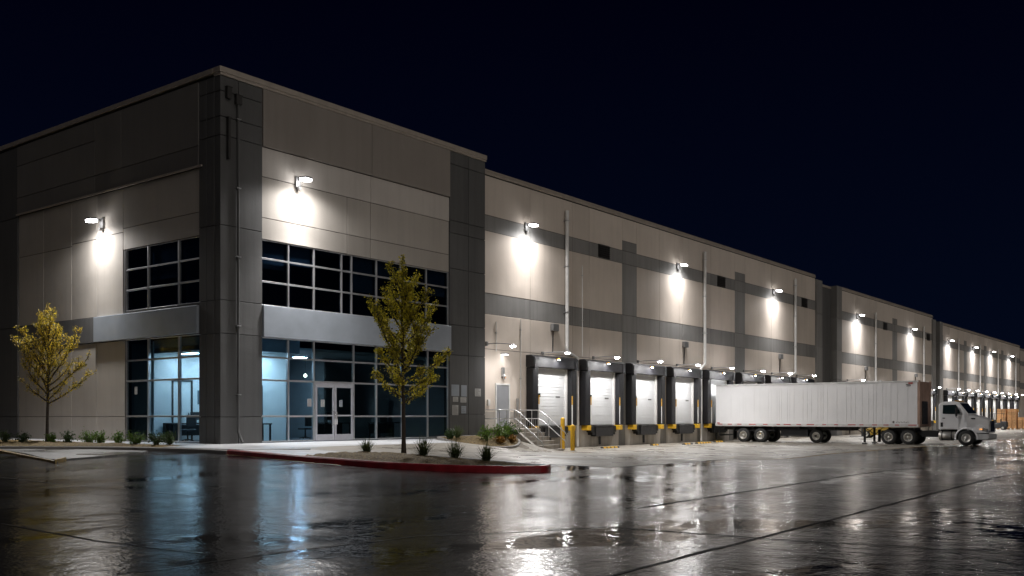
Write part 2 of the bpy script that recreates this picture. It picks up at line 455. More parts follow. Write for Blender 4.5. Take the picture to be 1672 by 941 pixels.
def front(x):                      # edge between wet asphalt and the paler concrete drive
    pts = [(-1.3, -17.9), (2.0, -18.05), (6.5, -17.0), (11, -15.5), (24, -14.3), (39, -14.9), (170, -15.5)]
    for (a, ya), (b, yb) in zip(pts, pts[1:]):
        if x <= b: return ya + (yb - ya) * max(0, (x - a)) / (b - a)
    return pts[-1][1]
xs = [-1.3 + 0.45 * i for i in range(56)] + [26, 32, 40, 60, 80, 110, 140, 170]
ysf = [(lambda f: (lambda x: front(x) + (0.58 - front(x)) * f))(i / 40) for i in range(41)]
grid('concrete_pavement', xs, ysf, TC, M['apron'])
# paved walk round the office corner, flush with the drive
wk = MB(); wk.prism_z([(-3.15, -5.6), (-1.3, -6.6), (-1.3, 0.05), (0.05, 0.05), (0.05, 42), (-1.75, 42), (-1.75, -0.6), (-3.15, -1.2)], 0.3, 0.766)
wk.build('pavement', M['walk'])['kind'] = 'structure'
wk = MB()
xs = [-1.3 + 0.4 * i for i in range(41)]
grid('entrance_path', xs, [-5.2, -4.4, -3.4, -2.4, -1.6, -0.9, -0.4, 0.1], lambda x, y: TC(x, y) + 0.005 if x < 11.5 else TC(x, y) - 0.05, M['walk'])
# pavement lines: saw joints and sealed cracks in the asphalt
def ribbon(b, pts, w, wob=0.05, seed=0, dz=0.005):
    rnd = random.Random(seed); P = []
    for (a, c) in zip(pts, pts[1:]):
        n = max(2, int(math.hypot(c[0] - a[0], c[1] - a[1]) / 0.5))
        for i in range(n):
            t = i / n; P.append((a[0] + (c[0] - a[0]) * t + rnd.uniform(-wob, wob), a[1] + (c[1] - a[1]) * t + rnd.uniform(-wob, wob)))
    P.append(pts[-1])
    vs = []; fs = []
    for i, p in enumerate(P):
        q = P[min(i + 1, len(P) - 1)]; o = P[max(i - 1, 0)]
        d = Vector((q[0] - o[0], q[1] - o[1], 0)).normalized(); nrm = Vector((-d.y, d.x, 0)) * w * rnd.uniform(0.6, 1.2) * 0.5
        for s in (1, -1):
            x, y = p[0] + nrm.x * s, p[1] + nrm.y * s
            vs.append((x, y, T(x, y) + dz))
    for i in range(len(P) - 1): fs.append((2 * i, 2 * i + 1, 2 * i + 3, 2 * i + 2))
    b.add(vs, fs)
M['sealant'] = plain('crack_sealant', (0.005, 0.005, 0.005), 0.65)
jt = MB()
ribbon(jt, [(-16.5, -26.1), (-11.0, -26.05), (0, -25.9), (12, -25.6), (60, -25.2)], 0.05, 0.015, 1)
ribbon(jt, [(-9.4, -23.35), (-1.3, -23.25), (10, -23.0), (60, -22.6)], 0.05, 0.015, 2)
ribbon(jt, [(-11.56, -24.27), (-11.3, -26.13), (-10.64, -28.64)], 0.05, 0.03, 3)
ribbon(jt, [(-16.3, -18.6), (-16.35, -20.8), (-16.1, -22.4)], 0.03, 0.02, 4)
ribbon(jt, [(-12.9, -9), (-12.95, -13.5), (-12.65, -17.4)], 0.03, 0.02, 5)
ribbon(jt, [(-17.3, -22.9), (-15.3, -22.95), (-13.8, -23.1), (-12.8, -23.7), (-11.6, -24.25)], 0.028, 0.05, 6)
jt.build('pavement_lines', M['sealant'])['kind'] = 'structure'
yl = MB()
ribbon(yl, [(11.2, -15.62), (24, -14.42), (39, -15.0), (46, -15.3)], 0.11, 0.01, 9, 0.010)
ribbon(yl, [(-3.75, -5.6), (-5.15, -10.9), (-5.5, -12.7)], 0.10, 0.01, 10, 0.006)
yl.build('road_marking', M['yellow_line'])['kind'] = 'structure'

# left kerb and planting bed along the west face
def kerb(b, pts, w, top, base):
    """rounded kerb following pts; pts are the road-side edge, w goes to the left of travel"""
    P = [Vector((p[0], p[1], 0)) for p in pts]; n = len(P)
    prof = [(0, -0.05), (0.0, 0.8), (0.03, 1.0), (0.13, 1.0), (0.15, 0.8), (0.15, -0.05)]
    vs = []; fs = []
    for i, p in enumerate(P):
        d = (P[min(i + 1, n - 1)] - P[max(i - 1, 0)]).normalized(); nr = Vector((-d.y, d.x, 0))
        z0 = base(p.x, p.y); z1 = top(p.x, p.y)
        for (o, h) in prof:
            q = p + nr * o * (w / 0.15); vs.append((q.x, q.y, z0 + (z1 - z0) * h))
    m = len(prof)
    for i in range(n - 1):
        for k in range(m - 1):
            a = i * m + k; fs.append((a, a + 1, a + m + 1, a + m))
    fs.append(tuple(range(m))); fs.append(tuple((n - 1) * m + k for k in range(m))[::-1])
    b.add(vs, fs)
def interp(pts, step=0.5):
    out = []
    for a, b in zip(pts, pts[1:]):
        n = max(1, int(math.hypot(b[0] - a[0], b[1] - a[1]) / step))
        for i in range(n): out.append((a[0] + (b[0] - a[0]) * i / n, a[1] + (b[1] - a[1]) * i / n))
    out.append(pts[-1]); return out
def catmull(pts, n=6):
    P = [pts[0]] + list(pts) + [pts[-1]]; out = []
    for i in range(1, len(P) - 2):
        for k in range(n):
            t = k / n; c = []
            for d in (0, 1):
                p0, p1, p2, p3 = (P[i + j][d] for j in (-1, 0, 1, 2))
                c.append(0.5 * (2 * p1 + (p2 - p0) * t + (2 * p0 - 5 * p1 + 4 * p2 - p3) * t * t + (3 * p1 - p0 - 3 * p2 + p3) * t ** 3))
            out.append(tuple(c))
    out.append(pts[-1]); return out
west_edge = catmull([(-9.0, 20), (-7.2, 9), (-6.0, 4.3), (-4.3, 1.4), (-3.45, -1.0), (-3.30, -3.6), (-3.62, -5.4)], 6)
k1 = MB(); kerb(k1, west_edge, 0.15, lambda x, y: 0.755, T)
k1.build('kerb', M['curb'])['kind'] = 'structure'
isl_front = [(-3.66, -5.5), (-4.3, -7.8), (-5.0, -10.6), (-5.4, -12.7), (-5.62, -14.5), (-5.35, -16.1), (-4.75, -17.2), (-4.1, -17.75), (-3.5, -17.6)]
isl_back = [(-3.05, -16.3), (-2.45, -14.2), (-1.95, -12.3), (-1.7, -10.6), (-2.6, -9.4), (-3.4, -8.6), (-3.75, -7.2)]
fr = catmull(isl_front, 6); bk = catmull([isl_front[-1]] + isl_back, 6)
k2 = MB(); kerb(k2, fr, 0.15, lambda x, y: T(x, y) + 0.155, T)
k2.build('red_kerb', M['red_curb'])['kind'] = 'structure'
fr_m = [p for p in fr if p[1] < -9.3]; bk_m = [p for p in bk if p[1] < -9.35 ]
k3 = MB(); kerb(k3, bk_m, 0.13, lambda x, y: max(T(x, y) + 0.14, TC(x, y) + 0.03), T)
k3.build('island_kerb', M['curb'])['kind'] = 'structure'
def bed(name, poly, zf, mound, step=0.16, seed=1):
    """soil surface clipped to a polygon, a little mounded and lumpy"""
    rnd = random.Random(seed)
    minx = min(p[0] for p in poly); maxx = max(p[0] for p in poly); miny = min(p[1] for p in poly); maxy = max(p[1] for p in poly)
    def inside(x, y):
        c = False; j = len(poly) - 1
        for i in range(len(poly)):
            if (poly[i][1] > y) != (poly[j][1] > y) and x < (poly[j][0] - poly[i][0]) * (y - poly[i][1]) / (poly[j][1] - poly[i][1]) + poly[i][0]: c = not c
            j = i
        return c
    def edge(x, y):
        best = 9
        for i in range(len(poly)):
            a = Vector(poly[i]); b = Vector(poly[(i + 1) % len(poly)]); ab = b - a; l2 = ab.length_squared
            t = 0 if l2 == 0 else max(0, min(1, (Vector((x, y)) - a).dot(ab) / l2)); best = min(best, (Vector((x, y)) - a - ab * t).length)
        return best
    nx = int((maxx - minx) / step) + 1; ny = int((maxy - miny) / step) + 1; idx = {}; vs = []; fs = []
    for i in range(nx + 1):
        for j in range(ny + 1):
            x = minx + i * step; y = miny + j * step
            if inside(x, y) or edge(x, y) < step * 0.9:
                e = edge(x, y) if inside(x, y) else 0
                idx[(i, j)] = len(vs); vs.append((x, y, zf(x, y) + mound * sm(e, 0, 0.9) + rnd.uniform(-0.03, 0.035)))
    for i in range(nx):
        for j in range(ny):
            q = [(i, j), (i + 1, j), (i + 1, j + 1), (i, j + 1)]
            if all(k in idx for k in q): fs.append(tuple(idx[k] for k in q))
    b = MB(); b.sm = True; b.add(vs, fs); o = b.build(name, M['mulch']); o['kind'] = 'structure'; return o
isl_poly = [(p[0] + 0.12, p[1]) for p in fr_m[::3]] + [(p[0] - 0.12, p[1]) for p in bk_m[1::3]]
pv = []; rows = [p for p in fr if p[1] > -10.4]                      # paving between the first stretch of red kerb and the walk
for p in rows:
    for k in range(8):
        x = p[0] + 0.10 + (-1.2 - p[0] - 0.10) * k / 7; pv.append((x, p[1], TC(x, p[1]) + 0.009))
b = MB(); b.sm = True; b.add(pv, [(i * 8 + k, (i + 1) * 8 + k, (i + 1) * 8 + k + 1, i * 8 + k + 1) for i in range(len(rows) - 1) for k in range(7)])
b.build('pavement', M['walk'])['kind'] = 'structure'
bed('island_ground', isl_poly, lambda x, y: T(x, y) + 0.10, 0.09, seed=3)
west_poly = [(p[0] + 0.13, p[1]) for p in west_edge[::3] if p[1] > -1.3] + [(-2.0, -1.6), (-1.8, 0.2), (-1.8, 20)]
bed('mulch_ground', west_poly, lambda x, y: 0.72, 0.08, 0.2, seed=4)
# low concrete ramp pad with a yellow nose in the road by the west kerb
rp = MB()
rpoly = [(-9.62, -6.81), (-8.9, -5.6), (-4.9, -2.9), (-3.95, -1.6), (-4.35, 1.3), (-6.2, 4.2), (-7.6, -1.0)]
rp.prism_z(rpoly, lambda x, y: T(x, y) - 0.05, lambda x, y: T(x, y) + 0.045)
rp.build('ramp_pavement', M['wet_slab'])['kind'] = 'structure'
rn = MB()
rn.prism_z([(-9.75, -6.95), (-8.85, -5.75), (-8.75, -5.45), (-9.6, -6.6)], lambda x, y: T(x, y) - 0.02, lambda x, y: T(x, y) + 0.10)
rn.prism_z([(-9.6, -6.6), (-9.45, -6.3), (-6.25, 4.0), (-6.45, 4.0)], lambda x, y: T(x, y) - 0.02, lambda x, y: T(x, y) + 0.055)
rn.build('ramp_kerb', M['yellow_line'])['kind'] = 'structure'

# ------------------------------------------------------------------ OFFICE BUILDING (corner block)
office = thing('office_building', 'tall beige and charcoal corner office block with two bands of windows', 'building', (0, 0, 0.76))
G = 0.012
def panels(b, side, rects, front_off, thick=0.3):
    """side 'S' faces -y (rect in x), side 'W' faces -x (rect in y)"""
    for (a0, a1, z0, z1) in rects:
        if side == 'S': b.box(a0 + G, a1 - G, -front_off, thick, z0 + G, z1 - G)
        else: b.box(-front_off, thick, a0 + G, a1 - G, z0 + G, z1 - G)
# dark core behind the panel joints, with gaps where the windows are
core = MB()
core.box(0.02, 1.87, 0.02, 0.30, 0.4, 14.6); core.box(12.83, 15.5, 0.02, 0.30, 0.2, 14.6)
core.box(1.87, 12.83, 0.02, 0.30, 8.69, 14.6); core.box(1.87, 12.83, 0.02, 0.30, 4.89, 6.11)
core.box(0.02, 0.30, 0.30, 1.27, 0.4, 14.6); core.box(0.02, 0.30, 6.55, 42, 0.4, 14.6)
core.box(0.02, 0.30, 1.27, 6.55, 8.70, 14.6); core.box(0.02, 0.30, 1.27, 6.55, 4.95, 6.12)
core.box(0.3, 15.5, 0.3, 42, 14.2, 14.45)          # roof deck
core.box(15.3, 15.5, 0.3, 42, 0.0, 14.45)          # east return
core.build('wall_core', M['groove'], office)
ws = MB()   # beige panels
panels(ws, 'S', [(1.87, 6.32, 9.53, 11.12), (6.32, 7.68, 9.53, 11.12), (7.68, 12.83, 9.53, 11.12), (1.87, 6.32, 8.69, 9.53), (6.32, 7.68, 8.69, 9.53), (7.68, 12.83, 8.69, 9.53)], 0.0)
panels(ws, 'W', [(1.27, 6.69, 9.6, 11.28), (1.27, 6.69, 8.70, 9.6), (6.69, 8.77, 9.45, 11.28), (6.69, 8.77, 6.05, 9.45), (8.77, 10.88, 9.4, 11.28), (8.77, 10.88, 6.05, 9.4),
                 (10.88, 13.4, 9.3, 11.28), (13.4, 15.78, 9.3, 11.28), (10.88, 13.4, 6.05, 9.3), (13.4, 15.78, 6.05, 9.3),
                 (6.55, 8.77, 1.78, 4.95), (8.77, 10.9, 1.78, 4.95), (10.9, 13.3, 1.78, 4.95), (13.3, 15.78, 1.78, 4.95),
                 (6.55, 8.77, 0.5, 1.78), (8.77, 10.9, 0.5, 1.78), (10.9, 13.3, 0.5, 1.78), (13.3, 15.78, 0.5, 1.78)], 0.0)
ws.build('wall', M['wall'], office, 0.008, 1)
wb_ = MB(); panels(wb_, 'S', [(1.87, 7.68, 11.12, 12.27), (7.68, 12.83, 11.12, 12.27)], 0.025)
wb_.build('wall_band', M['wall_band'], office, 0.008, 1)
wu = MB()
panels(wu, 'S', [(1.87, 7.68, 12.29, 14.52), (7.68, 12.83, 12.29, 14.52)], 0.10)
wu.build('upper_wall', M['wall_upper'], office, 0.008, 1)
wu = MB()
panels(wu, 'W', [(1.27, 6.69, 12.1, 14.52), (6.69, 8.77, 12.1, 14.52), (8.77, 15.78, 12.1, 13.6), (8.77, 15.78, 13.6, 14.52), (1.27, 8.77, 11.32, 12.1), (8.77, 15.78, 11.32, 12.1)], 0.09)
wu.build('upper_wall', M['wall_upper_shaded'], office, 0.008, 1)
lip = MB(); lip.box(-0.15, -0.088, 1.0, 15.78, 11.26, 11.34); lip.build('ledge', M['coping'], office, 0.006, 1)
pw = MB()
for (z0, z1) in [(0.5, 1.78), (1.78, 4.9), (4.9, 6.15), (6.15, 8.95), (8.95, 12.3), (12.3, 13.0), (13.0, 13.95), (13.95, 14.52)]:
    panels(pw, 'S', [(0.76, 1.87, z0, z1)], 0.06)
    pw.box(-0.06 + G, 0.76 - G, -0.06, 0.3, z0 + G, z1 - G)
    panels(pw, 'W', [(0.31, 0.80, z0, z1), (0.80, 1.27, z0, z1)], 0.06)
pw.build('corner_pilaster', M['dark_wall'], office, 0.008, 1)
pe = MB()
for (z0, z1) in [(0.3, 1.9), (1.9, 4.75), (4.75, 6.2), (6.2, 8.9), (8.9, 10.6), (10.6, 11.2), (11.2, 13.9), (13.9, 14.52)]:
    panels(pe, 'S', [(12.83, 14.2, z0, z1), (14.2, 15.5, z0, z1)], 0.06)
pe.build('pilaster', M['dark_wall'], office, 0.008, 1)
pl = MB()
for (z0, z1) in [(0.5, 1.78), (1.78, 6.0), (6.0, 11.2), (11.2, 14.52)]:
    panels(pl, 'W', [(15.78, 17.6, z0, z1), (17.6, 21, z0, z1), (21, 42, z0, z1)], 0.06)
pl.build('pilaster', M['dark_wall'], office, 0.008, 1)
fc = MB()
fc.box(1.87, 12.83, -0.16, 0.25, 4.89, 6.11); fc.box(-0.16, 0.25, 1.27, 8.77, 4.97, 6.03)
fc.build('fascia_panel', M['fascia'], office, 0.01, 1)
fd = MB(); fd.box(-0.05, 0.25, 8.79, 15.76, 4.97, 6.03); fd.build('grey_band', M['dark_wall'], office, 0.008, 1)
cp = MB()
cp.box(-0.12, 15.56, -0.14, 0.34, 14.63, 14.84); cp.box(-0.12, 0.34, 0.34, 42, 14.63, 14.84)
cp.box(-0.08, 15.53, -0.11, 0.3, 14.525, 14.63)
cp.build('coping', M['coping'], office, 0.015, 1)

def window_band(side, a_edges, z_edges, pane_mats, name='window', skip=None):
    """curtain-wall window: aluminium frame + panes (one mesh per pane material)"""
    fb = MB(); d0, d1 = 0.03, 0.16; w = 0.035
    def bx(b, a0, a1, z0, z1, p0, p1):
        if side == 'S': b.box(a0, a1, p0, p1, z0, z1)
        else: b.box(p0, p1, a0, a1, z0, z1)
    A0, A1, Z0, Z1 = a_edges[0], a_edges[-1], z_edges[0], z_edges[-1]
    for a in a_edges: bx(fb, max(A0, a - w), min(A1, a + w), Z0, Z1, d0, d1)
    for z in z_edges:
        for i in range(len(a_edges) - 1):
            if skip and skip(i, z): continue
            bx(fb, a_edges[i] + w, a_edges[i + 1] - w, max(Z0, z - w), min(Z1, z + w), d0 + 0.01, d1)
    f = fb.build(name, M['alu'], office, 0.006, 1)
    groups = {}
    for i in range(len(a_edges) - 1):
        for j in range(len(z_edges) - 1):
            if skip and skip(i, (z_edges[j] + z_edges[j + 1]) / 2): continue
            groups.setdefault(pane_mats(i, j), []).append((i, j))
    for mname, cells in groups.items():
        pb = MB()
        for i, j in cells:
            bx(pb, a_edges[i] + w, a_edges[i + 1] - w, z_edges[j] + w, z_edges[j + 1] - w, 0.09, 0.098)
        pb.build('pane', M[mname], f)
    return f
upS = [1.87, 3.22, 4.54, 6.62, 8.09, 9.60, 11.30, 12.83]
window_band('S', [1.87, 3.22, 4.54, 6.05, 6.62, 8.09, 9.60, 11.30, 12.83], [6.13, 7.06, 7.96, 8.69], lambda i, j: 'glass_unlit')
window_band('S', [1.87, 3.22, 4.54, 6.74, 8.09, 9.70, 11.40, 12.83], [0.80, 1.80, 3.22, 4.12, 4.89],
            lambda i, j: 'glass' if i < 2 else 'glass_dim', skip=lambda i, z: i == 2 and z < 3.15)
window_band('W', [1.27, 2.77, 4.91, 6.55], [6.14, 7.0, 7.85, 8.70], lambda i, j: 'glass_unlit')
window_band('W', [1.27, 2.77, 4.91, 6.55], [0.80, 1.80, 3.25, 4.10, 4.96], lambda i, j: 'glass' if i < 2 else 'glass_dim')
# entrance doors
def leaf(x0, x1, hinge):
    b = MB(); z0, z1 = 0.80, 3.10; w = 0.10
    b.box(x0, x0 + w, 0.02, 0.08, z0, z1); b.box(x1 - w, x1, 0.02, 0.08, z0, z1)
    b.box(x0 + w, x1 - w, 0.02, 0.08, z1 - w, z1); b.box(x0 + w, x1 - w, 0.02, 0.08, z0, z0 + 0.25)
    b.box(x0 + w, x1 - w, 0.025, 0.075, 1.80, 1.86)
    d = b.build('door', M['door_alu'], office, 0.006, 1)
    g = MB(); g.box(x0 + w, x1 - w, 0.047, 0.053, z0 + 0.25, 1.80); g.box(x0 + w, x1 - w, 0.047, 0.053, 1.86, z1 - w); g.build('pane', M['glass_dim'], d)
    xh = x1 - 0.05 if hinge < 0 else x0 + 0.05
    h = MB(); h.tube([(xh, 0.02, 1.45), (xh, -0.06, 1.47), (xh, -0.06, 1.98), (xh, 0.02, 2.0)], 0.022, 8); h.build('handle', M['chrome'], d)
leaf(4.60, 5.63, -1); leaf(5.65, 6.68, 1)
dfm = MB(); dfm.box(4.575, 6.705, 0.035, 0.15, 3.10, 3.185); dfm.build('door_frame', M['door_alu'], office, 0.005, 1)
# interior shell
it = MB()
it.box(0.30, 15.3, 0.25, 14, 0.60, 0.78)
it.build('interior_floor', M['carpet'], office)
rc = MB()
rc.box(0.32, 3.90, 0.45, 4.92, 4.42, 4.55)
rc.build('ceiling', M['ceil'], office)
rw = MB()
rw.box(0.32, 4.04, 4.92, 5.02, 0.78, 4.85)                     # corner-room partition facing the street
rw.box(3.90, 4.02, 0.95, 4.92, 0.78, 4.85)
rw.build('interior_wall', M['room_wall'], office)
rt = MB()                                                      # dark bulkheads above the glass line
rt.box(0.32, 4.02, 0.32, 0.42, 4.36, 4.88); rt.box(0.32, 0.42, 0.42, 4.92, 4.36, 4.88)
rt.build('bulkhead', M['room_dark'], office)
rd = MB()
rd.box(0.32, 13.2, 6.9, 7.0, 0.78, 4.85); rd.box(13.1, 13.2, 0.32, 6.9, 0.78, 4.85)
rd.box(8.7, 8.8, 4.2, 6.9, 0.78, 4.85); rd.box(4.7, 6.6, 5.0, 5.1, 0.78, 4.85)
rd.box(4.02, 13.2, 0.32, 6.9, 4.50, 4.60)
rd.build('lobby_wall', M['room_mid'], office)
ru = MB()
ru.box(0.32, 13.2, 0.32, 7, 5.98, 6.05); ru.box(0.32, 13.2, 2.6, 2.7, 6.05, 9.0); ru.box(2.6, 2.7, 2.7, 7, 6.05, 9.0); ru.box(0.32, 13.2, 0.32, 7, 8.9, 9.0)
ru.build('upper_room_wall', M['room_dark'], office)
dd = MB(); dd.box(1.12, 1.19, 4.885, 4.92, 0.78, 3.25); dd.box(2.03, 2.10, 4.885, 4.92, 0.78, 3.25); dd.box(1.12, 2.10, 4.885, 4.92, 3.25, 3.32)
dd.build('interior_door_frame', M['desk'], office)
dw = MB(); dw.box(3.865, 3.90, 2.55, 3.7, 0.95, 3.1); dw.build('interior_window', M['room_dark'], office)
# ceiling lights inside (things)
def panel_light(loc, sx, sy, label, mat='panel_on'):
    t = thing('ceiling_light', label, 'ceiling light', loc, 'ceiling lights in the office')
    b = MB(); x, y, z = loc
    b.box(x - sx - 0.03, x + sx + 0.03, y - sy - 0.03, y + sy + 0.03, z, z + 0.05); b.build('frame', M['alu'], t)
    b = MB(); b.box(x - sx, x + sx, y - sy, y + sy, z - 0.012, z - 0.002); b.build('diffuser', M[mat], t)
panel_light((1.25, 3.9, 4.36), 0.15, 0.5, 'lit ceiling panel in the corner room, seen left through the west glass')
panel_light((2.55, 3.9, 4.36), 0.15, 0.5, 'lit ceiling panel beside the white partition wall of the corner room')
panel_light((3.3, 2.6, 4.36), 0.15, 0.5, 'lit ceiling panel of the corner room nearest the entrance doors')
panel_light((2.3, 1.5, 4.36), 0.5, 0.15, 'lit ceiling panel just inside the south glass of the corner room')
panel_light((6.6, 3.4, 4.44), 0.22, 0.22, 'bluish lit square lamp above the glass entrance doors', 'lobby_on')
t = thing('pendant_lamp', 'small warm pendant lamp hanging inside the entrance lobby', 'lamp', (5.9, 2.2, 3.6))
b = MB(); b.tube([(5.9, 2.2, 3.62), (5.9, 2.2, 4.5)], 0.008, 5); b.build('cord', M['dark_metal'], t)
b = MB(); b.lathe([(0.01, 0.0), (0.06, 0.03), (0.07, 0.09), (0.03, 0.14), (0.01, 0.15)], (5.9, 2.2, 3.5), 'z', 12); b.build('bulb', M['warm_on'], t)
t = thing('wall_sconce', 'warm lit wall sconce on the partition seen through the second pane', 'lamp', (4.14, 2.6, 2.9))
b = MB(); b.box(4.025, 4.10, 2.5, 2.7, 2.86, 2.93); b.build('bracket', M['dark_metal'], t)
b = MB(); b.box(4.03, 4.16, 2.44, 2.76, 2.80, 2.85); b.build('bulb', M['warm_on'], t)
# desks and chairs
def desk(x, y, w, d, label):
    t = thing('desk', label, 'desk', (x, y, 0.78), 'desks inside the office')
    b = MB(); b.box(x - w / 2, x + w / 2, y - d / 2, y + d / 2, 1.47, 1.52); b.build('desktop', M['desk'], t)
    for sx in (-1, 1):
        for sy in (-1, 1):
            b = MB(); b.box(x + sx * (w / 2 - 0.06) - 0.03, x + sx * (w / 2 - 0.06) + 0.03, y + sy * (d / 2 - 0.06) - 0.03, y + sy * (d / 2 - 0.06) + 0.03, 0.78, 1.47); b.build('leg', M['dark_metal'], t)
    b = MB(); b.box(x - w / 2 + 0.1, x + w / 2 - 0.1, y + d / 2 - 0.05, y + d / 2 - 0.03, 1.0, 1.45); b.build('modesty_panel', M['desk'], t)
desk(2.3, 0.95, 1.2, 0.6, 'dark desk behind the first pane right of the corner column')
desk(1.5, 4.3, 1.8, 0.7, 'long dark desk against the white wall of the corner room')
desk(7.6, 2.3, 1.6, 0.7, 'dim desk in the lobby right of the entrance doors')
desk(10.4, 1.8, 1.7, 0.7, 'dim desk far right behind the tree in the lobby')
def monitor(x, y, z, label):
    t = thing('monitor', label, 'monitor', (x, y, z), 'monitors on the desks')
    b = MB(); b.box(x - 0.27, x + 0.27, y - 0.015, y + 0.015, z + 0.12, z + 0.46); b.build('screen', M['desk'], t, 0.008, 1)
    b = MB(); b.box(x - 0.03, x + 0.03, y - 0.01, y + 0.02, z + 0.01, z + 0.14); b.box(x - 0.12, x + 0.12, y - 0.09, y + 0.09, z, z + 0.012); b.build('stand', M['desk'], t)
monitor(2.0, 0.95, 1.52, 'dark monitor on the desk nearest the corner column')
monitor(1.9, 4.35, 1.52, 'dark monitor on the long desk under the white wall')
monitor(7.5, 2.3, 1.52, 'dark monitor on the dim lobby desk')
def chair(x, y, label):
    t = thing('office_chair', label, 'chair', (x, y, 0.78), 'office chairs')
    b = MB(); b.box(x - 0.24, x + 0.24, y - 0.24, y + 0.24, 1.20, 1.28); b.build('seat', M['desk'], t, 0.03, 2)
    b = MB(); b.box(x - 0.22, x + 0.22, y - 0.27, y - 0.21, 1.35, 1.85); b.build('backrest', M['desk'], t, 0.03, 2)
    b = MB(); b.tube([(x, y, 0.82), (x, y, 1.2)], 0.03, 8)
    for k in range(5):
        a = k * 1.2566; b.tube([(x, y, 0.88), (x + 0.28 * math.cos(a), y + 0.28 * math.sin(a), 0.81)], 0.02, 6)
    b.build('base', M['dark_metal'], t)
chair(2.75, 1.6, 'dark office chair beside the desk in the corner room')
chair(1.0, 3.6, 'dark office chair at the long desk under the white wall')

# cabinets, counter, added blinds
def cabinet(x, y, w, d, h, lab, m='desk'):
    t = thing('cabinet', lab, 'cabinet', (x, y, 0.78), 'cabinets inside the office')
    b = MB(); b.box(x - w / 2, x + w / 2, y - d / 2, y + d / 2, 0.781, 0.78 + h); b.build('carcass', M[m], t, 0.008, 1)
    n = max(1, int(h / 0.35))
    for k in range(n):
        b = MB(); b.box(x - w / 2 + 0.03, x + w / 2 - 0.03, y - d / 2 - 0.018, y - d / 2 - 0.001, 0.80 + h * k / n, 0.78 + h * (k + 1) / n - 0.02); b.build('drawer', M[m], t)
cabinet(2.75, 4.65, 0.5, 0.45, 1.1, 'dark filing cabinet by the white wall of the corner room')
cabinet(0.95, 4.68, 0.5, 0.42, 0.75, 'low dark cabinet beside the interior door frame')
cabinet(9.6, 3.4, 2.2, 0.6, 1.05, 'long grey reception counter in the dim lobby', 'room_mid')
cabinet(12.3, 4.2, 0.9, 0.45, 1.9, 'tall grey cupboard at the far end of the lobby', 'room_mid')
chair(10.9, 2.7, 'dark office chair by the desk behind the island tree')
chair(6.9, 3.4, 'dark office chair just inside the entrance doors')
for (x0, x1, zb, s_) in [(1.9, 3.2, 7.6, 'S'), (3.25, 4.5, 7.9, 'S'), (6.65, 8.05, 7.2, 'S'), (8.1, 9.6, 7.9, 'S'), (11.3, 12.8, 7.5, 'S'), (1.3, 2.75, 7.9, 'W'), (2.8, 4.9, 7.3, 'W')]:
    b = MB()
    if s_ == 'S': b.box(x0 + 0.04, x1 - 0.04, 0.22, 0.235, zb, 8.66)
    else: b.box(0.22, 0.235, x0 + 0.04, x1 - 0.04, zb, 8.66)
    b.build('added_blind', M['room_mid'], office)  # slabs added to give the black upper panes a lighter tone
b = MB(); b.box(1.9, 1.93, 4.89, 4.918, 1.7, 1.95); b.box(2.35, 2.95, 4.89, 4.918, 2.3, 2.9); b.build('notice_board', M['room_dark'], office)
# notices taped on the charcoal end pilaster and the entrance glass
def notice(x, z, w, h, y, label, rows, mat='paper'):
    t = tag(MB().box(x - w / 2, x + w / 2, y - 0.006, y, z - h / 2, z + h / 2).build('notice', M[mat]), label, 'notice', 'notices')
    b = MB(); rnd = random.Random(int(x * 100 + z * 10))
    for k in range(rows):
        zz = z + h / 2 - h * (k + 0.8) / (rows + 0.6)
        x0 = x - w * 0.38; x1 = x + w * (0.38 if rnd.random() > 0.4 else rnd.uniform(0.0, 0.34))
        b.box(x0, x1, y - 0.0085, y - 0.0065, zz - h * 0.018, zz + h * 0.018)
    if rows: b.build('printed_lines', M['ink'], t)
    return t
for (x, z, w, h, lab, rows, mt) in [
    (13.22, 3.05, 0.56, 0.55, 'largest pale sheet, upper left of the cluster on the charcoal pilaster', 0, 'fascia'),
    (13.86, 3.04, 0.42, 0.55, 'plain grey sheet at the upper right of the cluster', 0, 'fascia'),
    (13.24, 2.62, 0.38, 0.24, 'small white printed notice in the middle row, left', 5, 'paper'),
    (13.82, 2.60, 0.44, 0.26, 'white notice with printed lines in the middle row, right', 4, 'paper'),
    (13.22, 2.10, 0.44, 0.48, 'tall printed notice at the lower left of the cluster', 9, 'paper'),
    (13.84, 2.12, 0.36, 0.36, 'grey sheet with a mark at the lower right of the cluster', 3, 'fascia'),
    (14.92, 2.98, 0.46, 0.38, 'lone printed notice on the right half of the charcoal pilaster', 7, 'paper')]:
    notice(x, z, w, h, -0.062, lab, rows, mt)
notice(4.33, 2.36, 0.22, 0.32, 0.088, 'white printed notice on the glass left of the entrance doors', 7)
notice(5.0, 2.34, 0.20, 0.30, 0.045, 'white printed notice on the left entrance door', 7)
notice(6.0, 2.34, 0.17, 0.28, 0.045, 'dim printed notice on the right entrance door', 6, 'fascia')
o = MB().box(0.075, 0.083, 5.75, 5.95, 2.7, 3.02).build('notice', M['paper']); tag(o, 'white sticker on the dark pane of the west window', 'notice', 'notices')

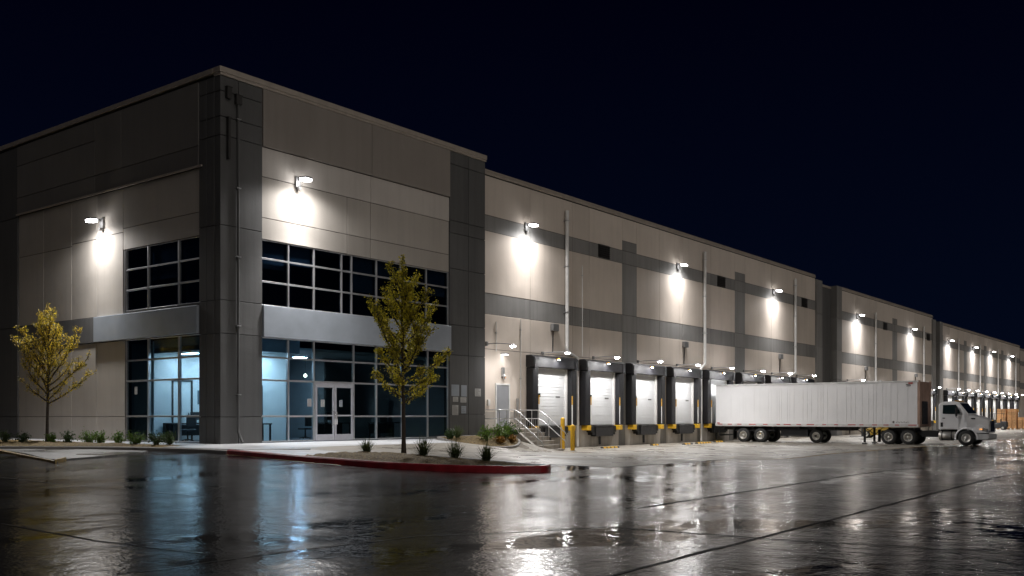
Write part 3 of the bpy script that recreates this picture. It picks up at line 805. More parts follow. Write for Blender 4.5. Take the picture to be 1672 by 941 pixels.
# ------------------------------------------------------------------ WAREHOUSE
wh = thing('warehouse_building', 'long pale warehouse with charcoal bands stretching to the far right', 'building', (40, 0.6, 0))
Y0 = 0.6
def wh_panels(b, rects, off=0.0):
    for (x0, x1, z0, z1) in rects: b.box(x0 + G, x1 - G, Y0 - off, Y0 + 0.25, z0 + G, z1 - G)
def wh_section(xa, xb, top, verts, joints, wallmat_):
    """one stretch of wall: pale panels, two charcoal bands, vertical charcoal strips"""
    h = top / 14.45
    zA, zB, zC, zD = 7.05 * h if h < 0.999 else 7.05, 8.12 * h, 11.31 * h, 12.12 * h
    core = MB(); core.box(xa, xb, Y0 + 0.02, Y0 + 0.3, 0, top - 0.2); core.build('wall_core', M['groove'], wh)
    xs_ = sorted(set([xa, xb] + joints + [v for s in verts for v in s]))
    light = MB(); bands = {}; run = 0; strips = {}
    for x0, x1 in zip(xs_, xs_[1:]):
        if x1 - x0 < 0.05: continue
        isv = any(abs(s[0] - x0) < 0.02 or (s[0] <= x0 and x1 <= s[1]) for s in verts)
        rows = [(1.28, 5.25), (5.25, zA), (zB, zC), (zD, top - 0.32)]
        if isv:
            key = [s for s in verts if s[0] - 0.02 <= x0 and x1 <= s[1] + 0.02][0]
            dark = strips.setdefault(key, MB()); run += 1
            wh_panels(dark, [(x0, x1, 1.28, zA), (x0, x1, zA, zB), (x0, x1, zB, zC), (x0, x1, zC, zD), (x0, x1, zD, zD + 0.62)], 0.0)
            wh_panels(light, [(x0, x1, zD + 0.62, top - 0.32)], 0.0)
        else:
            wh_panels(light, [(x0, x1, a, c) for a, c in rows], 0.0)
            wh_panels(bands.setdefault((run, 0), MB()), [(x0, x1, zA, zB)], -0.010); wh_panels(bands.setdefault((run, 1), MB()), [(x0, x1, zC, zD)], -0.010)
    light.build('wall', wallmat_, wh, 0.008, 1); [m_.build('grey_band', M['mid_wall'], wh, 0.008, 1) for m_ in bands.values()]
    for dark in strips.values(): dark.build('vertical_strip', M['mid_wall'], wh, 0.008, 1)
    c = MB(); c.box(xa, xb, Y0 - 0.05, Y0 + 0.3, top - 0.26, top - 0.13); c.box(xa, xb, Y0 - 0.03, Y0 + 0.3, top - 0.12, top); c.build('coping', M['coping'], wh, 0.012, 1)
    f = MB(); f.box(xa, xb, Y0 - 0.03, Y0 + 0.3, -0.05, 1.27); f.build('dock_wall', M['found'], wh)
wh_section(15.5, 62.8, 14.45, [(29.73, 31.5), (46.07, 47.9)], [20.15, 24.25, 26.0, 34.5, 37.3, 38.4 - 0.7, 42.0, 53.0, 57.5, 60.6], M['wh_wall'])
wh_section(69.4, 102.3, 14.1, [(85.9, 87.7)], [73.8, 78.0, 80.6, 90.2, 94.5, 98.4], M['sec_wall'])
wh_section(106.4, 157.0, 13.6, [(106.4, 107.3), (118.2, 119.8), (130.3, 132.0), (142.2, 144.0)], [110.5, 114.5, 123.0, 127.0, 135.0, 139.0, 148.0, 152.5], M['sec_wall'])
wh_section(157.4, 168.0, 13.2, [], [162], M['sec_wall'])
def recess(xa, xb, top):
    b = MB(); b.box(xa, xb, Y0 + 0.45, Y0 + 0.8, -0.05, top - 0.3)
    b.build('recess_wall', M['dark_wall'], wh)
    for (x0, x1) in ((xa - 1.4, xa), (xb - 0.1, xb + 1.3)):
        b = MB()
        for (z0, z1) in [(0, 1.28), (1.28, 5.25), (5.25, 8.0), (8.0, 11.0), (11.0, top)]:
            b.box(x0 + G, x1 - G, Y0 - 0.16, Y0 + 0.8, z0 + G, z1 - G)
        b.build('pilaster', M['mid_wall'], wh, 0.01, 1)
    c = MB(); c.box(xa, xb, Y0 + 0.38, Y0 + 0.8, top - 0.3, top - 0.1); c.build('coping', M['coping'], wh)
recess(64.2, 68.1, 14.05); recess(103.2, 105.2, 13.6)
b = MB(); b.box(15.5, 168, Y0 + 0.8, 60, 12.9, 13.1); b.build('roof', M['groove'], wh)
b = MB(); b.box(167.7, 168, Y0 + 0.3, 60, 0, 13.0); b.box(15.5, 168, 59.8, 60, 0, 13.0); b.build('rear_wall', M['sec_wall'], wh)
# darker stain-dark piers of concrete between the docks
for i in range(8):
    xg = 24.45 + 5.25 * i
    if xg > 62: break
    b = MB(); b.box(xg - 0.42, xg + 0.30, Y0 - 0.05, Y0 - 0.02, -0.05, 1.24); b.build('dock_pier', M['found_dark'], wh)
# personnel door
b = MB(); b.box(17.10, 17.19, Y0 - 0.05, Y0 + 0.05, 1.16, 3.42); b.box(18.23, 18.32, Y0 - 0.05, Y0 + 0.05, 1.16, 3.42); b.box(17.10, 18.32, Y0 - 0.05, Y0 + 0.05, 3.42, 3.51)
fr_ = b.build('door_frame', M['jamb_white'], wh, 0.006, 1)
d_ = MB().box(17.19, 18.23, Y0 - 0.022, Y0 + 0.03, 1.17, 3.42).build('door', M['grey_door'], wh)
b = MB(); b.tube([(17.28, Y0 - 0.02, 2.15), (17.28, Y0 - 0.08, 2.15), (17.42, Y0 - 0.08, 2.15)], 0.014, 6); b.build('handle', M['chrome'], d_)
b = MB(); b.box(15.55, 17.08, Y0 - 0.012, Y0 - 0.001, 1.16, 2.05); b.build('dado', M['found'], wh)
b = MB(); b.box(18.34, 19.8, Y0 - 0.012, Y0 - 0.001, 1.16, 2.05); b.build('dado', M['found'], wh)

# ------------------------------------------------------------------ loading docks (built once, then copied)
def make_dock():
    t = thing('loading_dock', 'x', 'loading dock', (21.9, Y0, 0), 'loading docks along the warehouse')
    X, Y = 21.9, Y0
    b = MB(); n = 18; z0, z1 = 1.28, 4.45
    for k in range(n):
        a = z0 + (z1 - z0) * k / n; c = z0 + (z1 - z0) * (k + 1) / n
        g = 0.036 if k % 3 == 0 else 0.020
        b.box(X - 1.42, X + 1.42, Y - 0.07, Y - 0.005, a + g, c - 0.002)
    b.box(X - 1.42, X + 1.42, Y - 0.035, Y - 0.004, z0, z1)
    d = b.build('dock_door', M['door_white'], t, 0.006, 1)
    b = MB(); b.box(X - 1.30, X - 0.92, Y - 0.082, Y - 0.071, 2.86, 3.06); b.build('door_window', M['cab_glass'], d)
    b = MB(); b.box(X + 0.55, X + 0.95, Y - 0.085, Y - 0.071, 2.84, 2.93); b.build('handle', M['lamp_body'], d)
    b = MB(); b.box(X - 1.58, X - 1.43, Y - 0.16, Y - 0.002, 1.28, 4.55); b.box(X + 1.43, X + 1.58, Y - 0.16, Y - 0.002, 1.28, 4.55); b.box(X - 1.43, X + 1.43, Y - 0.16, Y - 0.002, 4.45, 4.55)
    b.build('door_frame', M['jamb_white'], t)
    for s in (-1, 1):
        b = MB(); b.box(min(X + s * 1.60, X + s * 2.13), max(X + s * 1.60, X + s * 2.13), Y - 0.46, Y - 0.002, 1.28, 4.44); b.build('seal_pad', M['pad'], t, 0.05, 3)
        b = MB(); b.box(X + s * 1.75 - 0.2, X + s * 1.75 + 0.2, Y - 0.47, Y - 0.032, 0.98, 1.27); b.build('bumper', M['yellow'], t, 0.02, 1)
        b = MB(); b.box(X + s * 1.60 - 0.02, X + s * 1.60 + 0.02, Y - 0.50, Y - 0.462, 1.34, 2.45); b.build('guide_strip', M['jamb_white'], t)
        b = MB(); b.box(X + s * 1.60 - 0.03, X + s * 1.60 + 0.03, Y - 0.505, Y - 0.462, 2.46, 2.95); b.build('guide_marker', M['orange'], t)
    b = MB(); b.prism_x([(Y - 0.002, 4.46), (Y - 0.002, 5.12), (Y - 0.36, 5.12), (Y - 0.54, 5.02), (Y - 0.57, 4.46)], X - 2.16, X + 2.16)
    h = b.build('head_curtain', M['pad'], t, 0.03, 2)
    for s in (-1, 1):                                            # sagging fabric corner flaps
        b = MB(); b.prism_x([(Y - 0.575, 4.40), (Y - 0.56, 5.02), (Y - 0.575, 5.02), (Y - 0.60, 4.40)], X + s * 1.95 - 0.16, X + s * 1.95 + 0.16)
        b.build('corner_flap', M['pad'], h, 0.01, 1)
    b = MB(); b.box(X - 0.95, X + 0.95, Y - 0.42, Y - 0.03, 0.62, 1.18); b.box(X - 1.02, X + 1.02, Y - 0.44, Y - 0.2, 1.19, 1.26)
    lv = b.build('leveler_lip', M['leveler'], t, 0.012, 1)
    for s in (-1, 1):
        b = MB(); b.box(X + s * 1.19 - 0.22, X + s * 1.19 + 0.22, Y - 0.34, Y - 0.032, 0.86, 1.22)
        b.box(X + s * 1.12 - 0.15, X + s * 1.12 + 0.15, Y - 0.36, Y - 0.034, 0.70, 0.855)
        b.build('dock_bumper', M['rubber'], t, 0.012, 1)
    b = MB(); b.box(X - 0.09, X + 0.09, Y - 0.10, Y - 0.032, 0.12, 0.60); b.build('restraint_box', M['leveler'], t, 0.01, 1)
    # lamp on the curtain
    b = MB(); b.box(X - 0.06, X + 0.06, Y - 0.70, Y - 0.55, 4.92, 5.0); cl = b.build('curtain_lamp', M['orange'], t, 0.01, 1)
    b = MB(); b.box(X - 0.05, X + 0.05, Y - 0.735, Y - 0.655, 4.905, 4.918); b.build('lens', M['dock_lens'], cl)
    spot('curtain_light', (X, Y - 0.80, 4.88), (0, 0.42, -1), P_HEAD, 125, 0.9, 0.05, t)
    # arm light
    b = MB(); b.box(X - 0.75, X - 0.63, Y - 0.12, Y - 0.002, 5.20, 5.36); b.tube([(X - 0.69, Y - 0.1, 5.30), (X - 0.5, Y - 0.6, 5.32), (X - 0.28, Y - 1.35, 5.32)], 0.022, 6)
    b.lathe([(0.02, 0.12), (0.11, 0.09), (0.17, 0.0)], (X - 0.25, Y - 1.42, 5.27), 'z', 14)
    al = b.build('arm_lamp', M['lamp_body'], t)
    b = MB(); b.lathe([(0.004, -0.075), (0.11, -0.065), (0.148, -0.01), (0.004, -0.005)], (X - 0.25, Y - 1.42, 5.27), 'z', 14); b.build('lens', M['dock_lens'], al)
    spot('arm_light', (X - 0.25, Y - 1.42, 5.15), (0.0, 0.12, -1), P_DOCK, 168, 0.85, 0.10, t)
    return t
dock0 = make_dock()
ordn = ['first', 'second', 'third', 'fourth', 'fifth', 'sixth', 'seventh', 'eighth', 'ninth', 'tenth', 'eleventh', 'twelfth', 'thirteenth', 'fourteenth', 'fifteenth', 'sixteenth', 'seventeenth', 'eighteenth', 'nineteenth', 'twentieth', 'twenty-first', 'twenty-second', 'twenty-third', 'twenty-fourth']
dock_x = [21.9, 27.05, 32.27, 37.45, 42.75, 48.25, 53.65, 59.0] + [72.0 + 5.3 * i for i in range(6)] + [109.5 + 5.25 * i for i in range(9)]
dock_x[8:14] = [71.9, 77.2, 82.4, 90.6, 95.6, 100.1]
texts = {0: 'closed white loading dock door right beside the concrete steps', 1: 'closed loading dock second from the steps, behind no vehicle',
         2: 'closed loading dock third from the steps', 3: 'closed loading dock just left of the parked trailer',
         4: 'loading dock that the white trailer is backed into'}
for i, x in enumerate(dock_x):
    lab = texts.get(i)
    if lab is None:
        if i < 8: lab = f'{ordn[i]} loading dock from the steps, its top showing above the trailer'
        elif i < 14: lab = f'distant loading dock behind the trailer and truck, {ordn[i]} from the steps'
        else: lab = f'far loading dock in the last warehouse stretch, {ordn[i]} from the steps'
    if i == 0: dock0['label'] = lab
    else: dup(dock0, (x, Y0, 0), lab)

# ------------------------------------------------------------------ wall lights
def wall_light(p, face, label, power=P_WALL, aim=1.0, out=0.62, throw=0.95, spread=140):
    """p: wall point of the bracket; face (dx,dy) outward"""
    x, y, z = p; dx, dy = face
    t = thing('wall_light', label, 'wall light', p, 'wall lights on the facades')
    ox, oy = dx, dy; sx, sy = -oy, ox                              # sideways
    ang = math.atan2(oy, ox)
    Mx = Matrix.Translation(Vector(p)) @ Matrix.Rotation(ang, 4, 'Z')
    b = MB(); b.box(0.0, 0.10, -0.13, 0.13, -0.30, 0.12, Mx); b.box(0.10, 0.26, -0.035, 0.035, -0.03, 0.05, Mx); b.box(0.06, 0.2, -0.07, 0.07, -0.42, -0.30, Mx); b.build('bracket', M['lamp_body'], t, 0.01, 1)
    tilt = Mx @ Matrix.Translation((0.20, 0, 0.02)) @ Matrix.Rotation(R(5), 4, 'Y')
    b = MB(); b.box(0.14, 0.52, -0.18, 0.18, 0.0, 0.07, tilt); b.box(0.0, 0.24, -0.03, 0.03, 0.01, 0.06, tilt); b.build('housing', M['lamp_body'], t, 0.02, 2)
    b = MB(); b.box(0.16, 0.50, -0.165, 0.165, -0.10, -0.002, tilt); b.build('lens', M['lens'], t)
    c = tilt @ Vector((0.70, 0, -0.20))
    spot('wall_light_beam', c, (-dx * 0.12, -dy * 0.12, -1), power * 0.080 * aim, 116, 1.0, 0.25, t)
    spot('wall_light_wash', c, (-dx * 0.02, -dy * 0.02, -1), power * 0.060 * aim, 170, 0.5, 0.25, t)
    spot('wall_light_spill', c, (dx * throw, dy * throw, -1), power * out, spread, 0.8, 0.25, t)
    return t
wall_light((3.6, -0.03, 11.3), (0, -1), 'bright flood light on the beige office wall above the upper windows', out=0.95, throw=0.50, spread=112)
wall_light((-0.0, 8.25, 10.1), (-1, 0), 'bright flood light on the dim west wall above the small tree', out=0.50, throw=0.75, spread=124)
for (x, z, lab) in [(19.75, 12.1, 'bright wall light on the warehouse nearest the office block'),
                    (36.9, 12.1, 'bright wall light second from the office on the warehouse wall'),
                    (53.3, 12.05, 'bright wall light third from the office, above the trailer rear'),
                    (74.1, 11.8, 'wall light just right of the first recessed pier'),
                    (92.7, 11.75, 'wall light above the truck cab gap, left of the second recess'),
                    (109.7, 11.5, 'small far wall light right of the second recess'),
                    (123.2, 11.4, 'small far wall light second in the last stretch'),
                    (134.5, 11.4, 'small far wall light third in the last stretch'),
                    (148.0, 11.4, 'farthest wall light near the end of the building')]:
    wall_light((x, Y0, z), (0, -1), lab, P_WALL * (1.0 if x < 60 else 1.45), random.Random(int(x)).uniform(0.85, 1.15))
# man-door light and its arm lamp
t = thing('door_light', 'small lit lantern on the wall above the grey door', 'wall light', (17.7, Y0, 4.2))
b = MB(); b.box(17.6, 17.8, Y0 - 0.10, Y0, 3.85, 4.35); b.lathe([(0.02, 0), (0.07, 0.05), (0.08, 0.2), (0.02, 0.28)], (17.7, Y0 - 0.14, 3.72), 'z', 10); b.build('housing', M['steel'], t, 0.01, 1)
b = MB(); b.box(17.58, 17.82, Y0 - 0.30, Y0 - 0.05, 4.99, 5.03); b.build('lens', M['soft_lens'], t)
b = MB(); b.box(17.56, 17.84, Y0 - 0.32, Y0, 5.035, 5.10); b.build('shade', M['lamp_body'], t)
b = MB(); b.lathe([(0.005, 0.0), (0.03, 0.02), (0.03, 0.06), (0.005, 0.08)], (17.7, Y0 - 0.2, 3.78), 'z', 8); b.build('bulb', M['amber_on'], t)
spot('door_light_beam', (17.7, Y0 - 0.34, 4.95), (0, 0.1, -1), 14, 150, 0.8, 0.1, t)
t = thing('arm_light', 'bright arm lamp high on the wall left of the first dock', 'wall light', (16.3, Y0, 5.5))
b = MB(); b.box(16.3, 16.42, Y0 - 0.1, Y0, 5.4, 5.62); b.tube([(16.36, Y0 - 0.1, 5.5), (16.5, Y0 - 0.6, 5.52), (16.75, Y0 - 1.35, 5.46)], 0.022, 6)
b.lathe([(0.02, 0.12), (0.11, 0.09), (0.17, 0.0)], (16.78, Y0 - 1.42, 5.36), 'z', 14); b.build('arm', M['lamp_body'], t)
b = MB(); b.lathe([(0.004, -0.075), (0.11, -0.065), (0.148, -0.01), (0.004, -0.005)], (16.78, Y0 - 1.42, 5.36), 'z', 14); b.build('lens', M['dock_lens'], t)
spot('arm_light_beam', (16.78, Y0 - 1.42, 5.24), (0, -0.05, -1), P_DOCK * 0.4, 168, 0.85, 0.10, t)

# ------------------------------------------------------------------ pipes, vents, boxes on the walls
def pipe(pts, r, label, mat='white_pipe', name='downpipe', group='downpipes'):
    t = thing(name, label, 'pipe', pts[-1], group)
    b = MB(); b.tube(pts, r, 10); b.build('pipe', M[mat], t)
    zs = [p[2] for p in pts]; x, y = pts[0][0], pts[0][1]
    z = max(zs) - 0.6
    while z > pts[1][2] + 0.3:
        b = MB(); b.box(x - r - 0.04, x + r + 0.04, y - r - 0.008, Y0 if y > 0 else 0.0, z, z + 0.04); b.build('bracket', M['steel'], t); z -= 2.6
    return t
for (x, xg, lab) in [(23.45, 24.45, 'pale downpipe between the first and second docks'), (40.75, 40.1, 'pale downpipe just left of the trailer rear'), (57.75, 56.4, 'pale downpipe rising behind the trailer roof')]:
    pipe([(x, Y0 - 0.16, 13.5), (x, Y0 - 0.16, 5.75), (x, Y0 - 0.16, 5.5), (xg, Y0 - 0.16, 5.2), (xg, Y0 - 0.16, 0.05)], 0.105, lab)
for (x, zt, lab) in [(79.6, 12.5, 'pale downpipe in the middle warehouse stretch, left'), (97.8, 12.4, 'pale downpipe in the middle stretch near the second recess'),
                 (114.6, 12.0, 'far pale downpipe, first in the last stretch'), (127.2, 12.0, 'far pale downpipe, second in the last stretch'), (139.2, 12.0, 'far pale downpipe, third in the last stretch'), (152.8, 12.0, 'far pale downpipe nearest the building end')]:
    pipe([(x, Y0 - 0.16, zt), (x, Y0 - 0.16, 5.5), (x, Y0 - 0.16, 5.2)], 0.105, lab)
for (x, z0, z1, lab) in [(25.2, 5.3, 10.6, 'thin conduit just right of the first warehouse downpipe'), (17.15, 5.15, 6.7, 'thin conduit above the lantern by the grey door'), (19.25, 1.2, 7.0, 'thin pale conduit between the grey door and the first dock')]:
    pipe([(x, Y0 - 0.04, z1), (x, Y0 - 0.04, z0 + 0.3), (x, Y0 - 0.04, z0)], 0.025, lab, 'white_pipe', 'conduit', 'conduits')
pipe([(0.70, -0.13, 13.6), (0.70, -0.13, 1.5), (0.70, -0.13, 1.2), (0.70, -0.30, 0.95), (0.70, -0.42, 0.80)], 0.05, 'dark downpipe on the charcoal corner pilaster', 'dark_wall')
for (x, z, w, h, lab) in [(0.26, 13.9, 0.20, 0.42, 'small dark box near the top of the corner pilaster'), (0.70, 13.75, 0.26, 0.34, 'dark collector box on top of the corner downpipe'), (0.26, 12.2, 0.10, 1.55, 'slim dark slot box on the corner pilaster')]:
    b = MB(); b.box(x - w / 2, x + w / 2, -0.22, -0.062, z - h / 2, z + h / 2); b.box(x - w / 2 - 0.03, x + w / 2 + 0.03, -0.24, -0.062, z + h / 2 + 0.002, z + h / 2 + 0.03)
    tag(b.build('wall_box', M['dark_metal'], None, 0.01, 1), lab, 'box', 'boxes on the corner pilaster')
def vent(x, z, w, h, lab):
    t = thing('wall_vent', lab, 'vent', (x, Y0, z), 'louvred vents in the upper band')
    b = MB(); b.box(x - w / 2, x + w / 2, Y0 - 0.03, Y0 + 0.02, z - h / 2, z + h / 2); b.build('frame', M['dark_metal'], t)
    b = MB()
    for k in range(6):
        zz = z - h / 2 + h * (k + 0.5) / 6
        b.add([(x - w / 2 + 0.04, Y0 - 0.04, zz + 0.05), (x + w / 2 - 0.04, Y0 - 0.04, zz + 0.05), (x + w / 2 - 0.04, Y0 - 0.10, zz - 0.04), (x - w / 2 + 0.04, Y0 - 0.10, zz - 0.04),
               (x - w / 2 + 0.04, Y0 - 0.035, zz + 0.035), (x + w / 2 - 0.04, Y0 - 0.035, zz + 0.035), (x + w / 2 - 0.04, Y0 - 0.095, zz - 0.055), (x - w / 2 + 0.04, Y0 - 0.095, zz - 0.055)],
              [(0, 1, 2, 3), (7, 6, 5, 4), (3, 2, 6, 7), (1, 0, 4, 5)])
    b.build('louvre', M['dark_metal'], t)
for (x, z, lab) in [(27.6, 11.75, 'black louvred vent nearest the office, in the upper grey band'), (43.7, 11.7, 'black louvred vent second from the office'), (60.2, 11.7, 'black louvred vent left of the first recess'),
                    (83.3, 11.35, 'small black vent in the middle warehouse stretch'), (100.3, 11.3, 'small black vent left of the second recess')]:
    vent(x, z, 1.25, 0.78, lab)
def jbox(x, z, lab):
    t = thing('junction_box', lab, 'junction box', (x, Y0, z), 'junction boxes above the docks')
    b = MB(); b.box(x - 0.28, x + 0.28, Y0 - 0.22, Y0, z - 0.18, z + 0.22); b.build('housing', M['lamp_body'], t, 0.02, 1)
    b = MB(); b.tube([(x - 0.1, Y0 - 0.08, z - 0.18), (x - 0.12, Y0 - 0.07, z - 0.7), (x - 0.1, Y0 - 0.04, z - 1.35)], 0.035, 6); b.build('cable', M['dark_metal'], t)
for (x, z, lab) in [(22.3, 6.75, 'grey junction box above the dock beside the steps'), (37.9, 6.72, 'grey junction box above the fourth dock'), (54.7, 6.72, 'grey junction box above the trailer, left of the recess'), (76.7, 6.6, 'grey junction box in the middle warehouse stretch'), (94.7, 6.5, 'grey junction box above the front of the trailer')]:
    jbox(x, z, lab)
b = MB(); b.box(16.42, 16.60, Y0 - 0.10, Y0, 2.35, 2.66); b.box(16.45, 16.57, Y0 - 0.112, Y0 - 0.10, 2.40, 2.60); tag(b.build('keypad', M['jamb_white'], None, 0.015, 1), 'small pale keypad box left of the grey door', 'keypad')
b = MB(); b.tube([(18.95, Y0 - 0.05, 1.9), (18.95, Y0 - 0.05, 2.5)], 0.06, 8); b.box(18.9, 19.0, Y0 - 0.1, Y0, 2.5, 2.75); tag(b.build('hydrant_pipe', M['steel']), 'short grey standpipe on the wall right of the grey door', 'standpipe')

# ------------------------------------------------------------------ landing and steps at the grey door
st = thing('entrance_steps', 'concrete landing with five steps and steel rails below the grey door', 'steps', (17.3, -0.4, 0))
b = MB(); b.box(15.56, 18.95, -0.90, Y0 - 0.035, 0.0, 1.15); b.box(15.52, 18.99, -0.95, Y0 - 0.036, 1.04, 1.158); b.build('landing', M['found'], st, 0.01, 1)
for k in range(5):
    zt = 1.15 - 0.21 * (k + 1); y1 = -0.952 - 0.30 * k
    b = MB(); b.box(16.95, 18.90, y1 - 0.32, y1, -0.05, zt); b.box(16.93, 18.92, y1 - 0.345, y1 - 0.003, zt + 0.001, zt + 0.032); b.build('step', M['found'], st, 0.006, 1)
b = MB(); b.prism_x([(-0.952, -0.05), (-2.5, -0.05), (-2.5, 0.12), (-0.952, 1.16)], 16.72, 16.92); b.build('cheek_wall', M['found'], st, 0.01, 1)
def rail(pts, r=0.026): return MB().tube(pts, r, 8)
b = MB()
for z in (2.12, 1.68):
    b.tube([(15.62, Y0 - 0.06, z), (15.62, -0.80, z), (15.72, -0.88, z), (16.82, -0.88, z)], 0.024, 8)
for x in (15.62, 16.2, 16.82): b.tube([(x, -0.88, 1.15), (x, -0.88, 2.12)], 0.022, 8)
b.build('guard_rail', M['steel'], st)
b = MB()
for z in (2.12, 1.68):
    b.tube([(18.88, Y0 - 0.06, z), (18.88, -0.86, z)], 0.024, 8)
    b.tube([(18.88, -0.86, z), (18.88, -1.1, z - 0.08), (18.88, -1.4, z - 0.28), (18.88, -2.3, z - 0.95), (18.88, -2.55, z - 1.12), (18.88, -2.68, z - 1.3), (18.88, -2.66, z - 1.5)], 0.024, 8)
for y in (0.45, 0.0, -0.45, -0.86): b.tube([(18.88, y, 1.15), (18.88, y, 2.12)], 0.022, 8)
for k in range(9): b.tube([(18.88, 0.36 - 0.13 * k, 1.2), (18.88, 0.36 - 0.13 * k, 1.68)], 0.009, 5)
for (y, z) in ((-1.55, 0.7), (-2.35, 0.12)): b.tube([(18.88, y, z), (18.88, y, z + 1.15)], 0.022, 8)
b.build('stair_rail', M['steel'], st)
b = MB()
for z in (2.12, 1.68):
    b.tube([(16.82, -0.88, z), (16.82, -1.1, z - 0.08), (16.82, -1.4, z - 0.28), (16.82, -2.3, z - 0.95), (16.82, -2.55, z - 1.12), (16.82, -2.68, z - 1.3), (16.82, -2.66, z - 1.5)], 0.024, 8)
for (y, z) in ((-1.55, 0.75), (-2.35, 0.22)): b.tube([(16.82, y, z), (16.82, y, z + 1.05)], 0.022, 8)
b.build('stair_rail', M['steel'], st)
# bollards
def bollard(x, y, h, lab):
    z = TC(x, y); b = MB()
    b.lathe([(0.115, -0.1), (0.115, h - 0.08), (0.10, h - 0.03), (0.06, h), (0.003, h + 0.012)], (x, y, z), 'z', 18)
    t = thing('bollard', lab, 'bollard', (x, y, z), 'yellow bollards by the steps')
    b.build('post', M['yellow'], t)
    b = MB(); b.lathe([(0.19, 0.0), (0.19, 0.025), (0.117, 0.03)], (x, y, z), 'z', 18); b.build('collar', M['found'], t)
bollard(20.5, -1.3, 1.72, 'taller yellow bollard beside the foot of the steps')
bollard(19.4, -2.68, 1.36, 'shorter yellow bollard nearer the road')
# hose bundle
b = MB(); rnd = random.Random(5)
for k in range(3):
    pts = []
    for i in range(24):
        a = i * 0.55 + k; pts.append((20.0 + 0.26 * math.cos(a) + rnd.uniform(-.04, .04), 0.1 - 0.03 * k - 0.008 * i, 0.60 + 0.45 * math.sin(a) + rnd.uniform(-.04, .04)))
    b.tube(pts, 0.022, 6)
b.tube([(20.0, -0.1, 0.15), (19.9, -0.6, 0.10), (20.2, -1.0, 0.05), (20.8, -1.1, 0.04)], 0.022, 6)
tag(b.build('hose', M['rubber']), 'coiled dark hose on the dock wall beside the steps', 'hose')
# wheel guides on the drive
for (x, y, l, lab) in [(24.6, -1.7, 1.7, 'worn yellow and black floor bar between the first two docks'), (30.4, -1.3, 0.8, 'short yellow floor bar before the third dock'), (33.6, -1.9, 1.1, 'yellow floor bar in front of the gap after the third dock'), (36.4, -1.6, 2.0, 'long yellow floor bar left of the trailer wheels'), (40.2, -0.9, 1.4, 'yellow floor bar beside the trailer rear')]:
    t = thing('wheel_guide', lab, 'wheel guide', (x, y, 0.006), 'yellow wheel guides on the drive')
    b = MB(); b.prism_x([(y - 0.12, 0.006), (y + 0.12, 0.006), (y + 0.08, 0.09), (y - 0.08, 0.09)], x - l / 2, x + l / 2); b.build('bar', M['leveler'], t, 0.01, 1)
    b = MB()
    for k in range(int(l / 0.4)):
        xx = x - l / 2 + 0.05 + k * 0.4; b.prism_x([(y - 0.125, 0.008), (y + 0.125, 0.008), (y + 0.083, 0.094), (y - 0.083, 0.094)], xx, xx + 0.26)
    b.build('stripe', M['yellow'], t)

# planter by the steps
pl_poly = [(10.2, -2.0), (11.2, -2.7), (12.6, -3.1), (14.2, -2.9), (15.4, -2.35), (16.1, -1.7), (16.3, -1.2), (15.4, -0.5), (13.0, -0.55), (11.0, -0.9)]
ppc = catmull(pl_poly + [pl_poly[0]], 4)
k4 = MB(); kerb(k4, ppc, 0.12, lambda x, y: TC(x, y) + 0.12, TC); k4.build('planter_kerb', M['curb'])['kind'] = 'structure'
cxp = sum(p[0] for p in pl_poly) / len(pl_poly); cyp = sum(p[1] for p in pl_poly) / len(pl_poly)
bed('planter_ground', [(cxp + (p[0] - cxp) * 0.95, cyp + (p[1] - cyp) * 0.93) for p in ppc[:-1]], lambda x, y: TC(x, y) + 0.08, 0.06, 0.12, 8)

# ------------------------------------------------------------------ plants
def blade(b, base, d, L, w, droop):
    d = d.normalized(); side = d.cross(Vector((0, 0, 1)))
    side = side.normalized() if side.length > 1e-3 else Vector((1, 0, 0))
    p = Vector(base); vs = []; n = 4
    for i in range(n + 1):
        t = i / n; ww = w * (1 - t) ** 0.7
        q = p + d * L * t + Vector((0, 0, -droop * L * t * t))
        vs += [q - side * ww, q + side * ww]
    b.add(vs, [(2 * i, 2 * i + 1, 2 * i + 3, 2 * i + 2) for i in range(n)])
def spiky(x, y, z, h, lab, seed, grp):
    rnd = random.Random(seed); b = MB()
    for i in range(150):
        a = rnd.uniform(0, 6.283); e = rnd.uniform(0.25, 1.45)
        d = Vector((math.cos(a) * math.cos(e), math.sin(a) * math.cos(e), math.sin(e)))
        blade(b, (x + rnd.uniform(-.08, .08), y + rnd.uniform(-.08, .08), z + rnd.uniform(0, 0.12)), d, h * rnd.uniform(0.75, 1.1), 0.012, rnd.uniform(0.02, 0.22))
    tag(b.build('spiky_shrub', M['leaf_spike']), lab, 'shrub', grp)
def leaf_quad(b, p, n_, s, rnd):
    n_ = n_.normalized(); u = n_.orthogonal().normalized(); u = Quaternion(n_, rnd.uniform(0, 6.28)) @ u; w = n_.cross(u)
    b.add([p, p + u * s * 0.5 + w * s * 0.32 + n_ * s * 0.08, p + u * s, p + u * s * 0.5 - w * s * 0.32 + n_ * s * 0.08], [(0, 1, 2, 3)])
